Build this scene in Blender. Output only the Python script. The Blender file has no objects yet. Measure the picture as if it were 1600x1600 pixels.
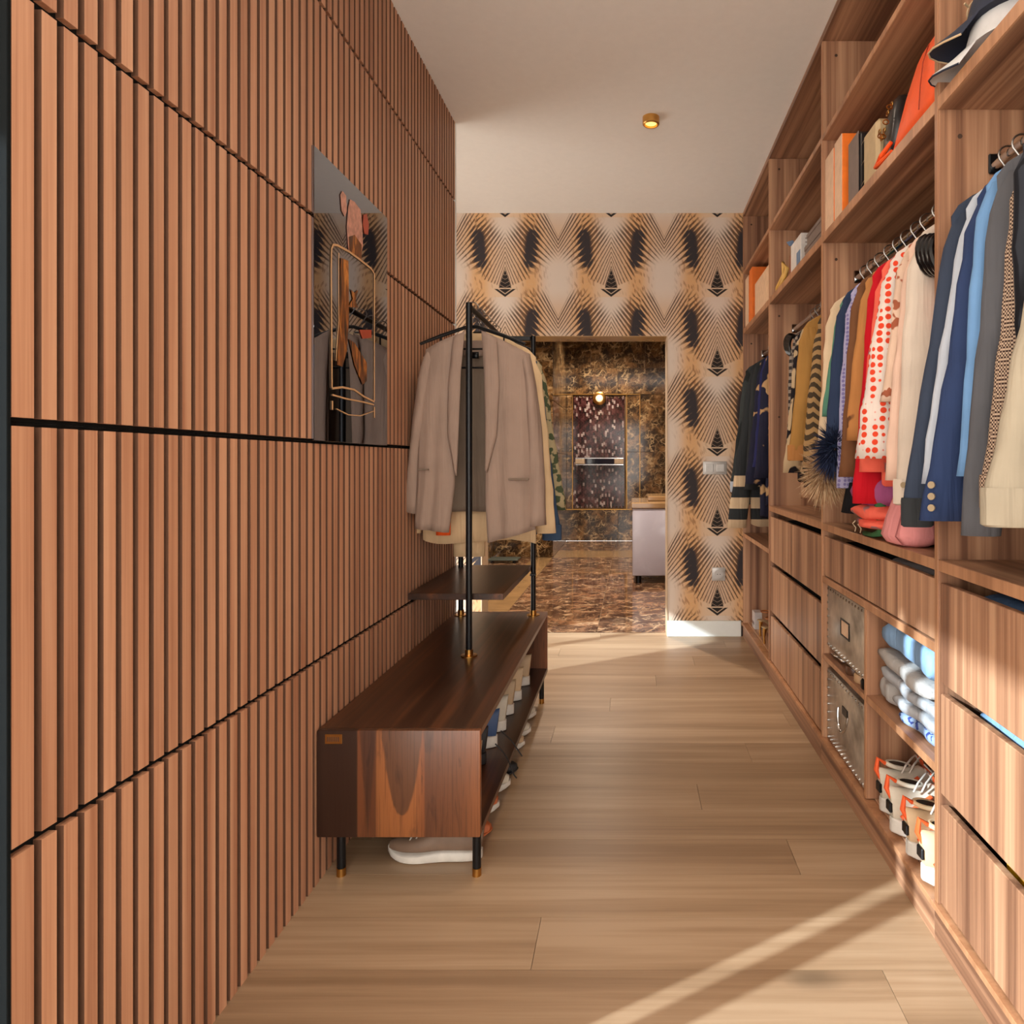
import bpy, bmesh, math, random
from mathutils import Vector, Matrix
random.seed(7)
C = bpy.context.scene.collection
S = bpy.context.scene
PI = math.pi
R = math.radians

# ------------------------------------------------------------------ camera
F = 1067.0                      # focal length in pixels of the 1600 px frame
CAMH = 1.2
cam = bpy.data.objects.new('camera', bpy.data.cameras.new('camera'))
C.objects.link(cam)
cam.location = (0, 0, CAMH)
cam.rotation_euler = (R(90), 0, 0)
cam.data.sensor_width = 36
cam.data.lens = F / 1600 * 36
cam.data.shift_x = -(988 - 800) / 1600
cam.data.shift_y = -(800 - 722) / 1600
cam.data.clip_start = 0.02
S.camera = cam

# ------------------------------------------------------------------ light and exposure
S.view_settings.view_transform = 'Standard'
S.view_settings.look = 'None'
S.view_settings.gamma = 1
S.view_settings.use_curve_mapping = False
S.view_settings.exposure = 0.76
w = bpy.data.worlds.new('sky'); S.world = w; w.use_nodes = True
bg = w.node_tree.nodes['Background']
bg.inputs[0].default_value = (1.0, 0.93, 0.85, 1)
bg.inputs[1].default_value = 3.1
SUN_T = 0.466                   # tangent of the sun's elevation
sl = bpy.data.lights.new('sun', 'SUN'); sl.energy = 5.4; sl.angle = R(0.8); sl.color = (0.76, 0.91, 1.0)
sun = bpy.data.objects.new('sun', sl); C.objects.link(sun)
sun.rotation_euler = Vector((0.86, 0.51, -SUN_T)).to_track_quat('-Z', 'Y').to_euler()
WARM = (1.0, 0.82, 0.64)
SPOT_W = 16.0
# (the ceiling lamps carry their own light in ceiling_lamp below)

# ------------------------------------------------------------------ node helpers
def lin(c):
    return tuple(((v / 255) / 12.92 if v / 255 <= 0.04045 else ((v / 255 + 0.055) / 1.055) ** 2.4) for v in c) + (1,)

class E:                        # a number inside a node tree, with operators
    def __init__(s, t, v): s.t = t; s.v = v
    def _op(s, op, *o):
        n = s.t.nodes.new('ShaderNodeMath'); n.operation = op
        for i, x in enumerate((s,) + o):
            v = x.v if isinstance(x, E) else x
            if isinstance(v, (int, float)): n.inputs[i].default_value = v
            else: s.t.links.new(v, n.inputs[i])
        return E(s.t, n.outputs[0])
    def __add__(s, o): return s._op('ADD', o)
    __radd__ = __add__
    def __sub__(s, o): return s._op('SUBTRACT', o)
    def __rsub__(s, o): return E(s.t, o)._op('SUBTRACT', s)
    def __mul__(s, o): return s._op('MULTIPLY', o)
    __rmul__ = __mul__
    def __truediv__(s, o): return s._op('DIVIDE', o)
    def mod(s, o): return s._op('FLOORED_MODULO', o)
    def abs(s): return s._op('ABSOLUTE')
    def sin(s): return s._op('SINE')
    def sqrt(s): return s._op('SQRT')
    def floor(s): return s._op('FLOOR')
    def min(s, o): return s._op('MINIMUM', o)
    def max(s, o): return s._op('MAXIMUM', o)
    def lt(s, o): return s._op('LESS_THAN', o)
    def ss(s, a, b):            # smoothstep from a to b
        n = s.t.nodes.new('ShaderNodeMapRange'); n.interpolation_type = 'SMOOTHSTEP'
        s.t.links.new(s.v, n.inputs[0])
        for i, x in ((1, a), (2, b)):
            if isinstance(x, E): s.t.links.new(x.v, n.inputs[i])
            else: n.inputs[i].default_value = x
        return E(s.t, n.outputs[0])
    def band(s, c, h, soft):    # 1 within h of c
        return 1 - (s - c).abs().ss(h, h + soft)

class MT:                       # material under construction
    def __init__(s, name, rough=0.5, metal=0.0, spec=0.5):
        s.m = bpy.data.materials.new(name); s.m.use_nodes = True
        s.t = s.m.node_tree; s.b = s.t.nodes['Principled BSDF']
        s.b.inputs['Roughness'].default_value = rough
        s.b.inputs['Metallic'].default_value = metal
        s.b.inputs['Specular IOR Level'].default_value = spec
        tc = s.t.nodes.new('ShaderNodeTexCoord')
        s.co = tc.outputs['Object']
        oi = s.t.nodes.new('ShaderNodeObjectInfo'); s.rnd = E(s.t, oi.outputs['Random'])
        sp = s.t.nodes.new('ShaderNodeSeparateXYZ'); s.t.links.new(s.co, sp.inputs[0])
        s.x, s.y, s.z = (E(s.t, sp.outputs[i]) for i in range(3))
    def vec(s, x, y, z):
        n = s.t.nodes.new('ShaderNodeCombineXYZ')
        for i, v in enumerate((x, y, z)):
            if isinstance(v, E): s.t.links.new(v.v, n.inputs[i])
            else: n.inputs[i].default_value = v
        return n.outputs[0]
    def noise(s, vec, scale=5, detail=3, rough=0.5, dist=0.0):
        n = s.t.nodes.new('ShaderNodeTexNoise'); s.t.links.new(vec, n.inputs['Vector'])
        n.inputs['Scale'].default_value = scale; n.inputs['Detail'].default_value = detail
        n.inputs['Roughness'].default_value = rough; n.inputs['Distortion'].default_value = dist
        return E(s.t, n.outputs[0])
    def vor(s, vec, scale=5, feature='F1', rand=1.0):
        n = s.t.nodes.new('ShaderNodeTexVoronoi'); n.feature = feature; s.t.links.new(vec, n.inputs['Vector'])
        n.inputs['Scale'].default_value = scale; n.inputs['Randomness'].default_value = rand
        return E(s.t, n.outputs['Distance'])
    def white(s, vec):
        n = s.t.nodes.new('ShaderNodeTexWhiteNoise'); s.t.links.new(vec, n.inputs['Vector'])
        return E(s.t, n.outputs['Value'])
    def mix(s, f, a, b):
        n = s.t.nodes.new('ShaderNodeMix'); n.data_type = 'RGBA'
        if isinstance(f, E): s.t.links.new(f.v, n.inputs[0])
        else: n.inputs[0].default_value = f
        for i, c in ((6, a), (7, b)):
            if isinstance(c, tuple): n.inputs[i].default_value = c if len(c) == 4 else lin(c)
            else: s.t.links.new(c, n.inputs[i])
        return n.outputs[2]
    def ramp(s, f, stops):
        n = s.t.nodes.new('ShaderNodeValToRGB'); s.t.links.new(f.v, n.inputs[0])
        e = n.color_ramp.elements
        while len(e) < len(stops): e.new(0.5)
        for i, (p, c) in enumerate(stops): e[i].position = p; e[i].color = lin(c)
        return n.outputs[0]
    def out(s, col, bump=None, strength=0.2, dist=0.002, rough=None):
        if isinstance(col, tuple): s.b.inputs['Base Color'].default_value = lin(col)
        else: s.t.links.new(col, s.b.inputs['Base Color'])
        if bump is not None:
            n = s.t.nodes.new('ShaderNodeBump'); n.inputs['Strength'].default_value = strength
            n.inputs['Distance'].default_value = dist
            s.t.links.new(bump.v, n.inputs['Height']); s.t.links.new(n.outputs[0], s.b.inputs['Normal'])
        if rough is not None: s.t.links.new(rough.v, s.b.inputs['Roughness'])
        return s.m

def plain(name, c, rough=0.5, metal=0.0, spec=0.5, var=0.06, scale=30):
    m = MT(name, rough, metal, spec)
    n = m.noise(m.co, scale, 3)
    k = 1 - var * 2
    return m.out(m.mix(n, tuple(max(0, v * k) for v in c), tuple(min(255, v * (1 + var)) for v in c)), n, 0.05)

def wood(name, dark, mid, light, axis='z', fine=60.0, along=1.2, rough=0.45, wide=9.0, knots=0.0, bump=0.12, coat=0.0):
    m = MT(name, rough)
    o = m.rnd * 37.0
    def V(cross, lng):
        if axis == 'z': return m.vec(m.x * cross + o, m.y * cross + o, m.z * lng + o)
        if axis == 'y': return m.vec(m.x * cross + o, m.y * lng + o, m.z * cross + o)
        return m.vec(m.x * lng + o, m.y * cross + o, m.z * cross + o)
    a = m.noise(V(wide, along * 0.35), 1, 2, 0.5, 0.6)
    b = m.noise(V(fine, along), 1, 4, 0.6, 0.3)
    f = a * 0.62 + b * 0.38
    col = m.ramp(f, [(0.37, dark), (0.5, mid), (0.62, light)])
    tone = m.mix(m.rnd * 0.22, (255, 255, 255), (150, 120, 100))
    mul = m.t.nodes.new('ShaderNodeMix'); mul.data_type = 'RGBA'; mul.blend_type = 'MULTIPLY'; mul.inputs[0].default_value = 1
    m.t.links.new(col, mul.inputs[6]); m.t.links.new(tone, mul.inputs[7]); col = mul.outputs[2]
    if knots:
        k = m.vor(V(2.2, 1.1), 1.0)
        kk = 1 - k.ss(0.02, 0.02 + knots)
        col = m.mix(kk * 0.65, col, tuple(v * 0.45 for v in dark))
    if coat:
        m.b.inputs['Coat Weight'].default_value = coat; m.b.inputs['Coat Roughness'].default_value = 0.15
    return m.out(col, b, bump, 0.001)

# ------------------------------------------------------------------ materials
M = {}
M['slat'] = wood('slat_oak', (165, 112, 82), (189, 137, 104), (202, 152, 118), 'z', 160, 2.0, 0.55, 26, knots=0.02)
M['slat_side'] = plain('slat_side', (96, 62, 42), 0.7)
M['felt'] = plain('black_felt', (22, 20, 18), 0.95, spec=0.1)
M['wardrobe'] = wood('wardrobe_walnut', (114, 77, 57), (162, 118, 89), (196, 152, 118), 'z', 70, 0.9, 0.42, 15)
M['wardrobe_y'] = wood('wardrobe_walnut_lengthwise', (114, 77, 57), (162, 118, 89), (196, 152, 118), 'y', 70, 0.9, 0.42, 15)
M['edge'] = wood('wardrobe_edge_band', (150, 104, 72), (176, 126, 90), (192, 142, 104), 'z', 60, 1, 0.4, 12)
M['floor'] = wood('oak_plank', (142, 115, 88), (160, 132, 103), (175, 148, 119), 'x', 60, 1.6, 0.36, 8, knots=0.10, bump=0.2)
M['bench'] = wood('bench_walnut', (34, 19, 12), (62, 36, 22), (104, 62, 36), 'y', 50, 0.9, 0.32, 6, bump=0.1)
M['marble_border'] = plain('beige_marble', (168, 132, 90), 0.12, var=0.1, scale=6)
M['white_wall'] = plain('white_paint', (214, 210, 204), 0.85, var=0.01)
M['ceiling'] = plain('ceiling_paint', (238, 235, 230), 0.9, var=0.01)
M['white_trim'] = plain('white_lacquer', (222, 224, 220), 0.4, var=0.01)
M['steel'] = plain('dark_steel', (16, 19, 20), 0.9, 0.0, 0.1)
M['black'] = plain('black_metal', (20, 20, 22), 0.35, 0.4)
M['brass'] = plain('brass', (196, 146, 78), 0.28, 1.0)
M['chrome'] = plain('chrome', (200, 200, 200), 0.15, 1.0)
M['wire'] = plain('nickel', (150, 145, 140), 0.35, 1.0)
M['velvet'] = plain('black_velvet', (18, 18, 20), 0.6, 0, 0.3)
M['dark_gap'] = plain('drawer_shadow_board', (70, 48, 34), 0.7)
M['grout'] = plain('grout', (120, 92, 60), 0.6)

def staves():                  # end panel of the bench: upright staves of differing tone
    m = MT('bench_end_staves', 0.34)
    f = (m.x + 0.233) / 0.463
    wob = m.noise(m.vec(m.x * 30, m.y, m.z * 4.2), 1, 3, 0.55, 1.6)
    fine = m.noise(m.vec(m.x * 190, m.y, m.z * 5), 1, 3)
    base = m.ramp(f, [(0.0, (52, 34, 26)), (0.245, (50, 32, 24)), (0.255, (112, 66, 40)), (0.36, (92, 54, 34)), (0.37, (142, 88, 50)), (0.44, (150, 92, 52)), (0.60, (150, 92, 52)), (0.655, (130, 76, 44)), (0.665, (98, 60, 40)), (0.90, (112, 68, 42)), (1.0, (136, 82, 48))])
    U = (f - 0.52).abs() + (wob - 0.5) * 0.05
    cup = (m.z - 0.20).max(0.0).sqrt() * 0.26
    inner = (U - cup).ss(0.008, -0.008) * m.z.ss(0.195, 0.205)
    col = m.mix(inner * 0.85, base, (84, 56, 40))
    V = ((f - 0.315).abs() - (m.z - 0.14) * 0.17).ss(0.008, -0.008)
    col = m.mix(V * 0.75, col, (66, 44, 34))
    col = m.mix(wob.ss(0.52, 0.72) * 0.55, col, (48, 30, 22))
    col = m.mix(fine.ss(0.45, 0.7) * 0.3 + 0.12, col, (38, 22, 16))
    return m.out(col, fine, 0.1, 0.001)
M['staves'] = staves()

def marble(name, rough, cs=((50, 35, 22), (140, 102, 62), (206, 172, 124))):
    m = MT(name, rough)
    o = m.rnd * 19
    v = m.vec(m.x + o, m.y + o, m.z + o)
    d = m.noise(v, 3.5, 4, 0.6)
    w_ = m.vec(m.x + o + d * 0.5, m.y + o + d * 0.4, m.z + o + d * 0.5)
    v1 = m.vor(w_, 4.5, 'DISTANCE_TO_EDGE')
    v2 = m.vor(w_, 13, 'DISTANCE_TO_EDGE')
    vein = (1 - v1.ss(0.0, 0.07)) * 0.7 + (1 - v2.ss(0.0, 0.09)) * 0.4
    patch = m.noise(w_, 6, 5, 0.7)
    col = m.mix(patch.ss(0.42, 0.68), cs[0], cs[1])
    col = m.mix(vein * m.noise(v, 9, 2).ss(0.38, 0.62), col, cs[2])
    return m.out(col)
M['marble'] = marble('brown_marble', 0.12)
M['marble_floor'] = marble('brown_marble_floor', 0.07, ((74, 50, 38), (164, 120, 88), (214, 178, 140)))

def wallpaper():
    m = MT('palm_fan_wallpaper', 0.75, spec=0.2)
    px = 226.7
    jn = m.noise(m.vec(m.x * 9, 0.0, m.z * 9), 1, 2) - 0.5
    X = (m.x + 0.1456) * px
    Z = (m.z - 2.338) * px + 124.5 * 8
    a = X.mod(165.8); u = a.min(165.8 - a) + jn * 1.2     # 0 on the fan's axis, 83 between fans
    v = Z.mod(124.5)                                      # height above the fan's tip
    w_ = 82.9 - u
    n1 = m.noise(m.vec(m.x * 60, 0.0, m.z * 60), 1, 2)
    # family A: chevrons closing over the fan's axis
    uc = (v - 40) * 0.116 + 37
    bl = (1 - (u - uc).abs().ss(1, 19)) * v.ss(28, 62) * (1 - v.ss(92, 122))
    v0 = (v + (v * v + u.max(0.0) * 620).sqrt()) * 0.5
    sA = (v0 * (2 * PI / 7.6)).sin() + (n1 - 0.5) * 0.9
    thA = 0.15 + v0.ss(60, 25) * 0.5 + v0.ss(90, 125) * 0.9 * v0.ss(165, 135) - 0.25
    lowA = v.ss(u * 0.42 + 12, u * 0.42 + 15)
    hiA = 1 - v.ss(u * 0.95 + 80, u * 0.95 + 110)
    LA = (sA + thA * hiA + bl * 1.7).ss(0.1, 0.9) * lowA * hiA
    # family B: V shapes falling to the line between fans
    vB = (v - 18).mod(124.5) + 18
    v1 = vB / (w_ * 0.021 + 1)
    sB = (v1 * (2 * PI / 6.2)).sin() + (n1 - 0.5) * 0.9
    fadeB = vB.ss(56 - w_ * 0.7, 80 - w_ * 0.7) * (1 - v1.ss(90, 97)) * (1 - vB.ss(122, 142))
    LB = (sB + v1.ss(62, 92) * 0.6 - 0.05 + bl * 1.7).ss(0.1, 0.9) * fadeB
    side = u.ss(uc - 3, uc + 3)
    L = LA * (1 - side) + LB * side
    # colours
    pale = (212, 196, 182); tan = (204, 174, 148); orange = (210, 162, 112); dark = (44, 38, 36)
    g = u.band(41, 5, 30)
    pA = v.band(112, 4, 40) * u.band(0, 4, 32)
    pB = ((1 - vB.ss(46, 84)) + vB.ss(96, 140)) * w_.band(0, 10, 30)
    hi = (n1 * 0.5 + 0.6)
    col = m.mix(g * hi, tan, orange)
    col = m.mix((pA + pB).min(1.0) * 0.95, col, pale)
    low = (1 - lowA) * (1 - u.ss(14, 36))
    col = m.mix(low * 0.8, col, (214, 186, 158))
    col = m.mix(L * 0.86, col, (74, 52, 40))
    col = m.mix((L * bl.ss(0.15, 0.7)) * 0.9, col, (46, 46, 52))
    # dark core triangle and the diamond under it
    core = (u - (44 - v) * 0.34).ss(0.5, -0.8) * v.ss(13.5, 15)
    ch = ((v - u * 0.55) * (2 * PI / 6.5)).sin().ss(0.82, 0.97)
    col = m.mix(core * (1 - ch * 0.6), col, dark)
    dia = (u - v * 1.35).ss(0.5, -0.8) * (1 - v.ss(12, 13))
    ch2 = (v - u * 0.7 - 5).band(0, 0.4, 0.8)
    col = m.mix(dia * (1 - ch2 * 0.8), col, dark)
    # sprinkled marks in the orange column
    dots = m.white(m.vec((X / 2.4).floor(), 0.0, ((Z + X * 1.4) / 5).floor())).ss(0.8, 0.95)
    col = m.mix(dots * g * (1 - bl) * 0.5, col, (110, 66, 40))
    return m.out(col)
M['paper'] = wallpaper()

def fabric(name, c, c2=None, pat=None, s=40.0, rough=0.85, bump=0.25, thr=0.5):
    m = MT(name, rough, 0, 0.15)
    weave = m.noise(m.co, 260, 2)
    soft = m.noise(m.co, 9, 3)
    col = m.mix(soft, tuple(v * 0.9 for v in c), tuple(min(255, v * 1.05) for v in c))
    U = m.x * 0.6 + m.y
    if pat == 'stripe': f = (m.z * s).sin().ss(-0.1, 0.1)
    elif pat == 'vstripe': f = (U * s).sin().ss(0.2, 0.6)
    elif pat == 'blot': f = m.noise(m.co, s, 2, 0.4).ss(thr, thr + 0.04)
    elif pat == 'dots': f = 1 - m.vor(m.co, s, 'F1', 0.22).ss(0.36, 0.42)
    elif pat == 'check': f = ((m.x * s).sin() * (m.y * s).sin() * (m.z * s).sin()).ss(-0.05, 0.05)
    elif pat == 'hemstripe': f = (m.z * s).sin().ss(-0.05, 0.05).max(m.z.ss(-0.79, -0.78))
    elif pat == 'zigzag': f = ((m.z + ((U * 60).sin()).abs() * 0.03) * s).sin().ss(-0.1, 0.1)
    elif pat == 'fur': f = m.noise(m.vec(m.x * 120, m.y * 120, m.z * 14), 1, 2).ss(0.4, 0.65)
    else: f = None
    if f is not None: col = m.mix(f, col, c2)
    drape = m.noise(m.vec(m.x * 34 + m.rnd * 9, m.y * 34, m.z * 3.5), 1, 2, 0.5, 0.8)
    return m.out(col, drape + weave * 0.03 * (bump * 4), 0.35, 0.016)

# ------------------------------------------------------------------ mesh helpers
class B:
    def __init__(s): s.v = []; s.f = []; s.mi = []
    def add(s, vs, fs, mi=0):
        o = len(s.v); s.v += [Vector(p) for p in vs]
        s.f += [tuple(i + o for i in f) for f in fs]; s.mi += [mi] * len(fs)
        return s
    def box(s, x0, x1, y0, y1, z0, z1, mi=0):
        v = [(x, y, z) for x in (x0, x1) for y in (y0, y1) for z in (z0, z1)]
        return s.add(v, [(0, 1, 3, 2), (4, 6, 7, 5), (0, 4, 5, 1), (2, 3, 7, 6), (0, 2, 6, 4), (1, 5, 7, 3)], mi)
    def bbox(s, x0, x1, y0, y1, z0, z1, r=0.004, seg=1, mi=0):
        bm = bmesh.new(); bmesh.ops.create_cube(bm, size=1)
        for v in bm.verts:
            v.co = Vector(((x0 + x1) / 2 + v.co.x * (x1 - x0), (y0 + y1) / 2 + v.co.y * (y1 - y0), (z0 + z1) / 2 + v.co.z * (z1 - z0)))
        bmesh.ops.bevel(bm, geom=bm.edges[:], offset=min(r, abs(x1 - x0) * .45, abs(y1 - y0) * .45, abs(z1 - z0) * .45), segments=seg, affect='EDGES', profile=0.5)
        bm.verts.index_update()
        s.add([v.co.copy() for v in bm.verts], [tuple(v.index for v in f.verts) for f in bm.faces], mi); bm.free()
        return s
    def loft(s, rings, cap0=True, cap1=True, mi=0, closed=True):
        n = len(rings[0]); vs = [p for r in rings for p in r]; fs = []
        for i in range(len(rings) - 1):
            for j in range(n if closed else n - 1):
                k = (j + 1) % n
                fs.append((i * n + j, i * n + k, (i + 1) * n + k, (i + 1) * n + j))
        if cap0: fs.append(tuple(range(n - 1, -1, -1)))
        if cap1: fs.append(tuple((len(rings) - 1) * n + j for j in range(n)))
        return s.add(vs, fs, mi)
    def tube(s, pts, r, n=8, mi=0, closed=False):
        pts = [Vector(p) for p in pts]; rings = []
        up = None
        for i, p in enumerate(pts):
            if closed: d = pts[(i + 1) % len(pts)] - pts[i - 1]
            else: d = pts[min(i + 1, len(pts) - 1)] - pts[max(i - 1, 0)]
            d.normalize()
            if up is None:
                up = Vector((0, 0, 1)) if abs(d.z) < 0.9 else Vector((1, 0, 0))
            a = d.cross(up).normalized(); up = a.cross(d).normalized()
            rr = r[i] if isinstance(r, (list, tuple)) else r
            rings.append([p + (a * math.cos(t * 2 * PI / n) + up * math.sin(t * 2 * PI / n)) * rr for t in range(n)])
        if closed:
            rings.append(rings[0]); return s.loft(rings, False, False, mi)
        return s.loft(rings, True, True, mi)
    def cyl(s, x, y, z0, z1, r, n=16, r2=None, mi=0):
        r2 = r if r2 is None else r2
        return s.loft([[(x + math.cos(t * 2 * PI / n) * q, y + math.sin(t * 2 * PI / n) * q, z) for t in range(n)] for z, q in ((z0, r), (z1, r2))], mi=mi)
    def lathe(s, prof, cx=0, cy=0, n=20, mi=0):
        return s.loft([[(cx + math.cos(t * 2 * PI / n) * q, cy + math.sin(t * 2 * PI / n) * q, z) for t in range(n)] for q, z in prof], mi=mi)
    def sheet(s, grid, th, nrm=(0, 1, 0), mi=0):   # a grid of points given thickness along nrm
        nr = len(grid); nc = len(grid[0]); nv = Vector(nrm) * th
        vs = [Vector(p) for r in grid for p in r] + [Vector(p) + nv for r in grid for p in r]
        o = nr * nc; fs = []
        for i in range(nr - 1):
            for j in range(nc - 1):
                a, b, c, d = i * nc + j, i * nc + j + 1, (i + 1) * nc + j + 1, (i + 1) * nc + j
                fs.append((a, b, c, d)); fs.append((a + o, d + o, c + o, b + o))
        edge = [i * nc for i in range(nr)] + [(nr - 1) * nc + j for j in range(1, nc)] + [i * nc + nc - 1 for i in range(nr - 2, -1, -1)] + [j for j in range(nc - 2, 0, -1)]
        for k in range(len(edge)):
            a, b = edge[k], edge[(k + 1) % len(edge)]
            fs.append((a, a + o, b + o, b))
        return s.add(vs, fs, mi)

def org(o):
    p = Vector((0, 0, 0))
    while o is not None: p = p + Vector(o.location); o = o.parent
    return p
def link_mesh(name, me, parent=None):
    o = bpy.data.objects.new(name, me); C.objects.link(o)
    if parent is not None: o.parent = parent
    return o
def mk(name, b, mat, parent=None, smooth=False, base=None):
    """one mesh object from world coordinates; a top-level one gets its origin at base"""
    me = bpy.data.meshes.new(name)
    off = org(parent) if parent is not None else Vector(base or (0, 0, 0))
    me.from_pydata([tuple(p - off) for p in b.v], [], b.f)
    bm = bmesh.new(); bm.from_mesh(me); bmesh.ops.recalc_face_normals(bm, faces=bm.faces[:]); bm.to_mesh(me); bm.free()
    for m_ in (mat if isinstance(mat, (list, tuple)) else [mat]):
        me.materials.append(M[m_] if isinstance(m_, str) else m_)
    if any(b.mi): me.polygons.foreach_set('material_index', b.mi)
    if smooth:
        me.polygons.foreach_set('use_smooth', [True] * len(me.polygons))
        if smooth != 'all': me.set_sharp_from_angle(angle=R(40))
    o = link_mesh(name, me, parent)
    if parent is None and base is not None: o.location = off
    return o
def tag(o, label, cat, group=None):
    o['label'] = label; o['category'] = cat
    if group: o['group'] = group
    return o
def thing(name, label, cat, loc=(0, 0, 0), group=None):
    o = bpy.data.objects.new(name, None); C.objects.link(o); o.location = loc; o.empty_display_size = 0.05
    return tag(o, label, cat, group)
def struct(name, b, mat, smooth=False):
    o = mk(name, b, mat, None, smooth); o['kind'] = 'structure'; return o
def dup(root, loc, rz, label, group=None):
    def cp(o, par):
        c = o.copy(); C.objects.link(c); c.parent = par
        for ch in o.children: cp(ch, c)
        return c
    r = cp(root, None); r.location = loc; r.rotation_euler = (0, 0, rz); r['label'] = label
    if group: r['group'] = group
    return r

# ------------------------------------------------------------------ the setting
XL = -0.896; XR = 0.76; CEIL = 2.916; YB = 4.707; XW = -2.4; YR = -1.6; XD0, XD1, ZD = -1.037, 0.238, 2.069
# floor of oak planks running across the room
fl = struct('floor', B().box(XW - 0.1, 1.42, YR, 4.81, -0.06, -0.012), 'dark_gap')
PW = 0.186
y = 1.614 - PW * 18; row = 0
while y < 4.80:
    y1 = min(y + PW, 4.81)
    if y1 > YR:
        x = XW - (row * 0.83) % 1.9
        if row == 20: x = 0.49 - 1.9 * 2
        while x < 1.36:
            x1 = x + 1.9
            a, b_ = max(x, XW), min(x1, 1.36)
            if b_ - a > 0.02:
                mk('plank', B().box(a + 0.0006, b_ - 0.0006, max(y, YR) + 0.0006, y1 - 0.0006, -0.012, 0.0), 'floor', fl)
            x = x1
    y += PW; row += 1
ceil = struct('ceiling', B().box(XW - 0.1, 1.42, YR, 4.907, CEIL, CEIL + 0.1), 'ceiling')
# back wall with the doorway
b = B().box(XW - 0.1, XD0, YB, YB + 0.2, 0, CEIL).box(XD1, 1.42, YB, YB + 0.2, 0, CEIL).box(XD0, XD1, YB, YB + 0.2, ZD, CEIL)
wb = struct('wall_back', b, 'paper')
b = B().box(XD1 - 0.001, XD1 + 0.006, YB - 0.004, YB + 0.2, 0.0, ZD).box(XD0 - 0.006, XD0 + 0.001, YB - 0.004, YB + 0.2, 0.0, ZD)
struct('trim_1', b, plain('doorway_corner_bead', (196, 170, 140), 0.5))
struct('trim_2', B().box(XD0, XD1, YB - 0.002, YB + 0.2, ZD - 0.004, ZD), 'marble_border')
struct('baseboard_back', B().bbox(XD1 + 0.002, XR - 0.012, YB - 0.016, YB, 0, 0.108, 0.003).bbox(XW, XD0 - 0.002, YB - 0.016, YB, 0, 0.108, 0.003), 'white_trim')
struct('wall_right', B().box(1.36, 1.46, YR, YB, 0, CEIL), 'white_wall')
# slatted partition on the left
wl = struct('wall_left', B().box(-1.03, -0.916, 0.9856, 3.452, 0, CEIL - 0.001), 'white_wall')
zrows = [(0.0, 0.627), (0.640, 1.2525), (1.2655, 1.8865), (1.8995, 2.5135), (2.5265, CEIL)]
zcuts = [0.0, 0.6335, 1.259, 1.893, 2.52, CEIL]
for r_, (za, zb) in enumerate(zrows):
    pn = mk('wood_panel', B().box(-0.916, -0.909, 0.9856, 3.456, zcuts[r_] + 0.0003, zcuts[r_ + 1] - 0.0003), 'felt', wl)
    def slat_mesh(w_):
        q = B()
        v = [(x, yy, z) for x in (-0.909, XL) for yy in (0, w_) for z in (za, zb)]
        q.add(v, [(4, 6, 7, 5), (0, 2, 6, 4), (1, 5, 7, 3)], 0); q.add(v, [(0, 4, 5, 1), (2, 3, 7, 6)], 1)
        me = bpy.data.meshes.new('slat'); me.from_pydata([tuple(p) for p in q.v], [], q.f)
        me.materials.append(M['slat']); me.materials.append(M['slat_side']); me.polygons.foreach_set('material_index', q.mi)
        return me
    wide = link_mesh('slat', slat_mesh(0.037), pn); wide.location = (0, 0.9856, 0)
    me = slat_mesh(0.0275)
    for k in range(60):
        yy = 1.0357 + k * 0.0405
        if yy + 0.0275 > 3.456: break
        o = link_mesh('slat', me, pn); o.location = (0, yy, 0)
struct('trim_3', B().box(-1.035, -0.892, 3.4525, 3.462, 0, CEIL - 0.002), 'white_trim')
struct('trim_4', B().bbox(-1.03, -0.8962, 0.979, 0.9853, 0, CEIL - 0.001, 0.001), 'steel')
# steel glazed door frame standing before the partition, out of view, that throws the dark band on the floor
struct('trim_5', B().bbox(-0.902, -0.89, 0.858, 0.929, 0, CEIL - 0.002, 0.002), 'steel')
# window wall on the far left, unseen; openings shaped to place the sun patches
b = B().box(XW - 0.2, XW, 0.14, 2.68, 0, CEIL).box(XW - 0.2, XW, YR, 0.14, 2.6, CEIL).box(XW - 0.2, XW, 2.68, 4.62, 1.72, CEIL).box(XW - 0.2, XW, 4.62, YB, 0, CEIL)
struct('wall_window', b, 'white_wall')
for i, (a, c, h, mull) in enumerate(((YR, 0.14, 2.6, (-0.75,)), (2.68, 4.62, 1.72, (3.30,)))):
    q = B()
    for yy in (a + 0.02, c - 0.02) + mull: q.box(XW - 0.14, XW - 0.08, yy - 0.025, yy + 0.025, 0, h)
    q.box(XW - 0.14, XW - 0.08, a, c, 0.0, 0.06).box(XW - 0.14, XW - 0.08, a, c, h - 0.05, h)
    struct('window_%d' % (i + 1), q, 'steel')
q = B()
for xx in (XW + 0.05, -0.9, 1.3): q.box(xx - 0.03, xx + 0.03, YR - 0.06, YR, 0, CEIL)
q.box(XW, 1.36, YR - 0.06, YR, 0, 0.07).box(XW, 1.36, YR - 0.06, YR, CEIL - 0.08, CEIL)
struct('window_3', q, 'steel')  # unseen frame added behind the camera; its opening lets in frontal fill

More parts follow.
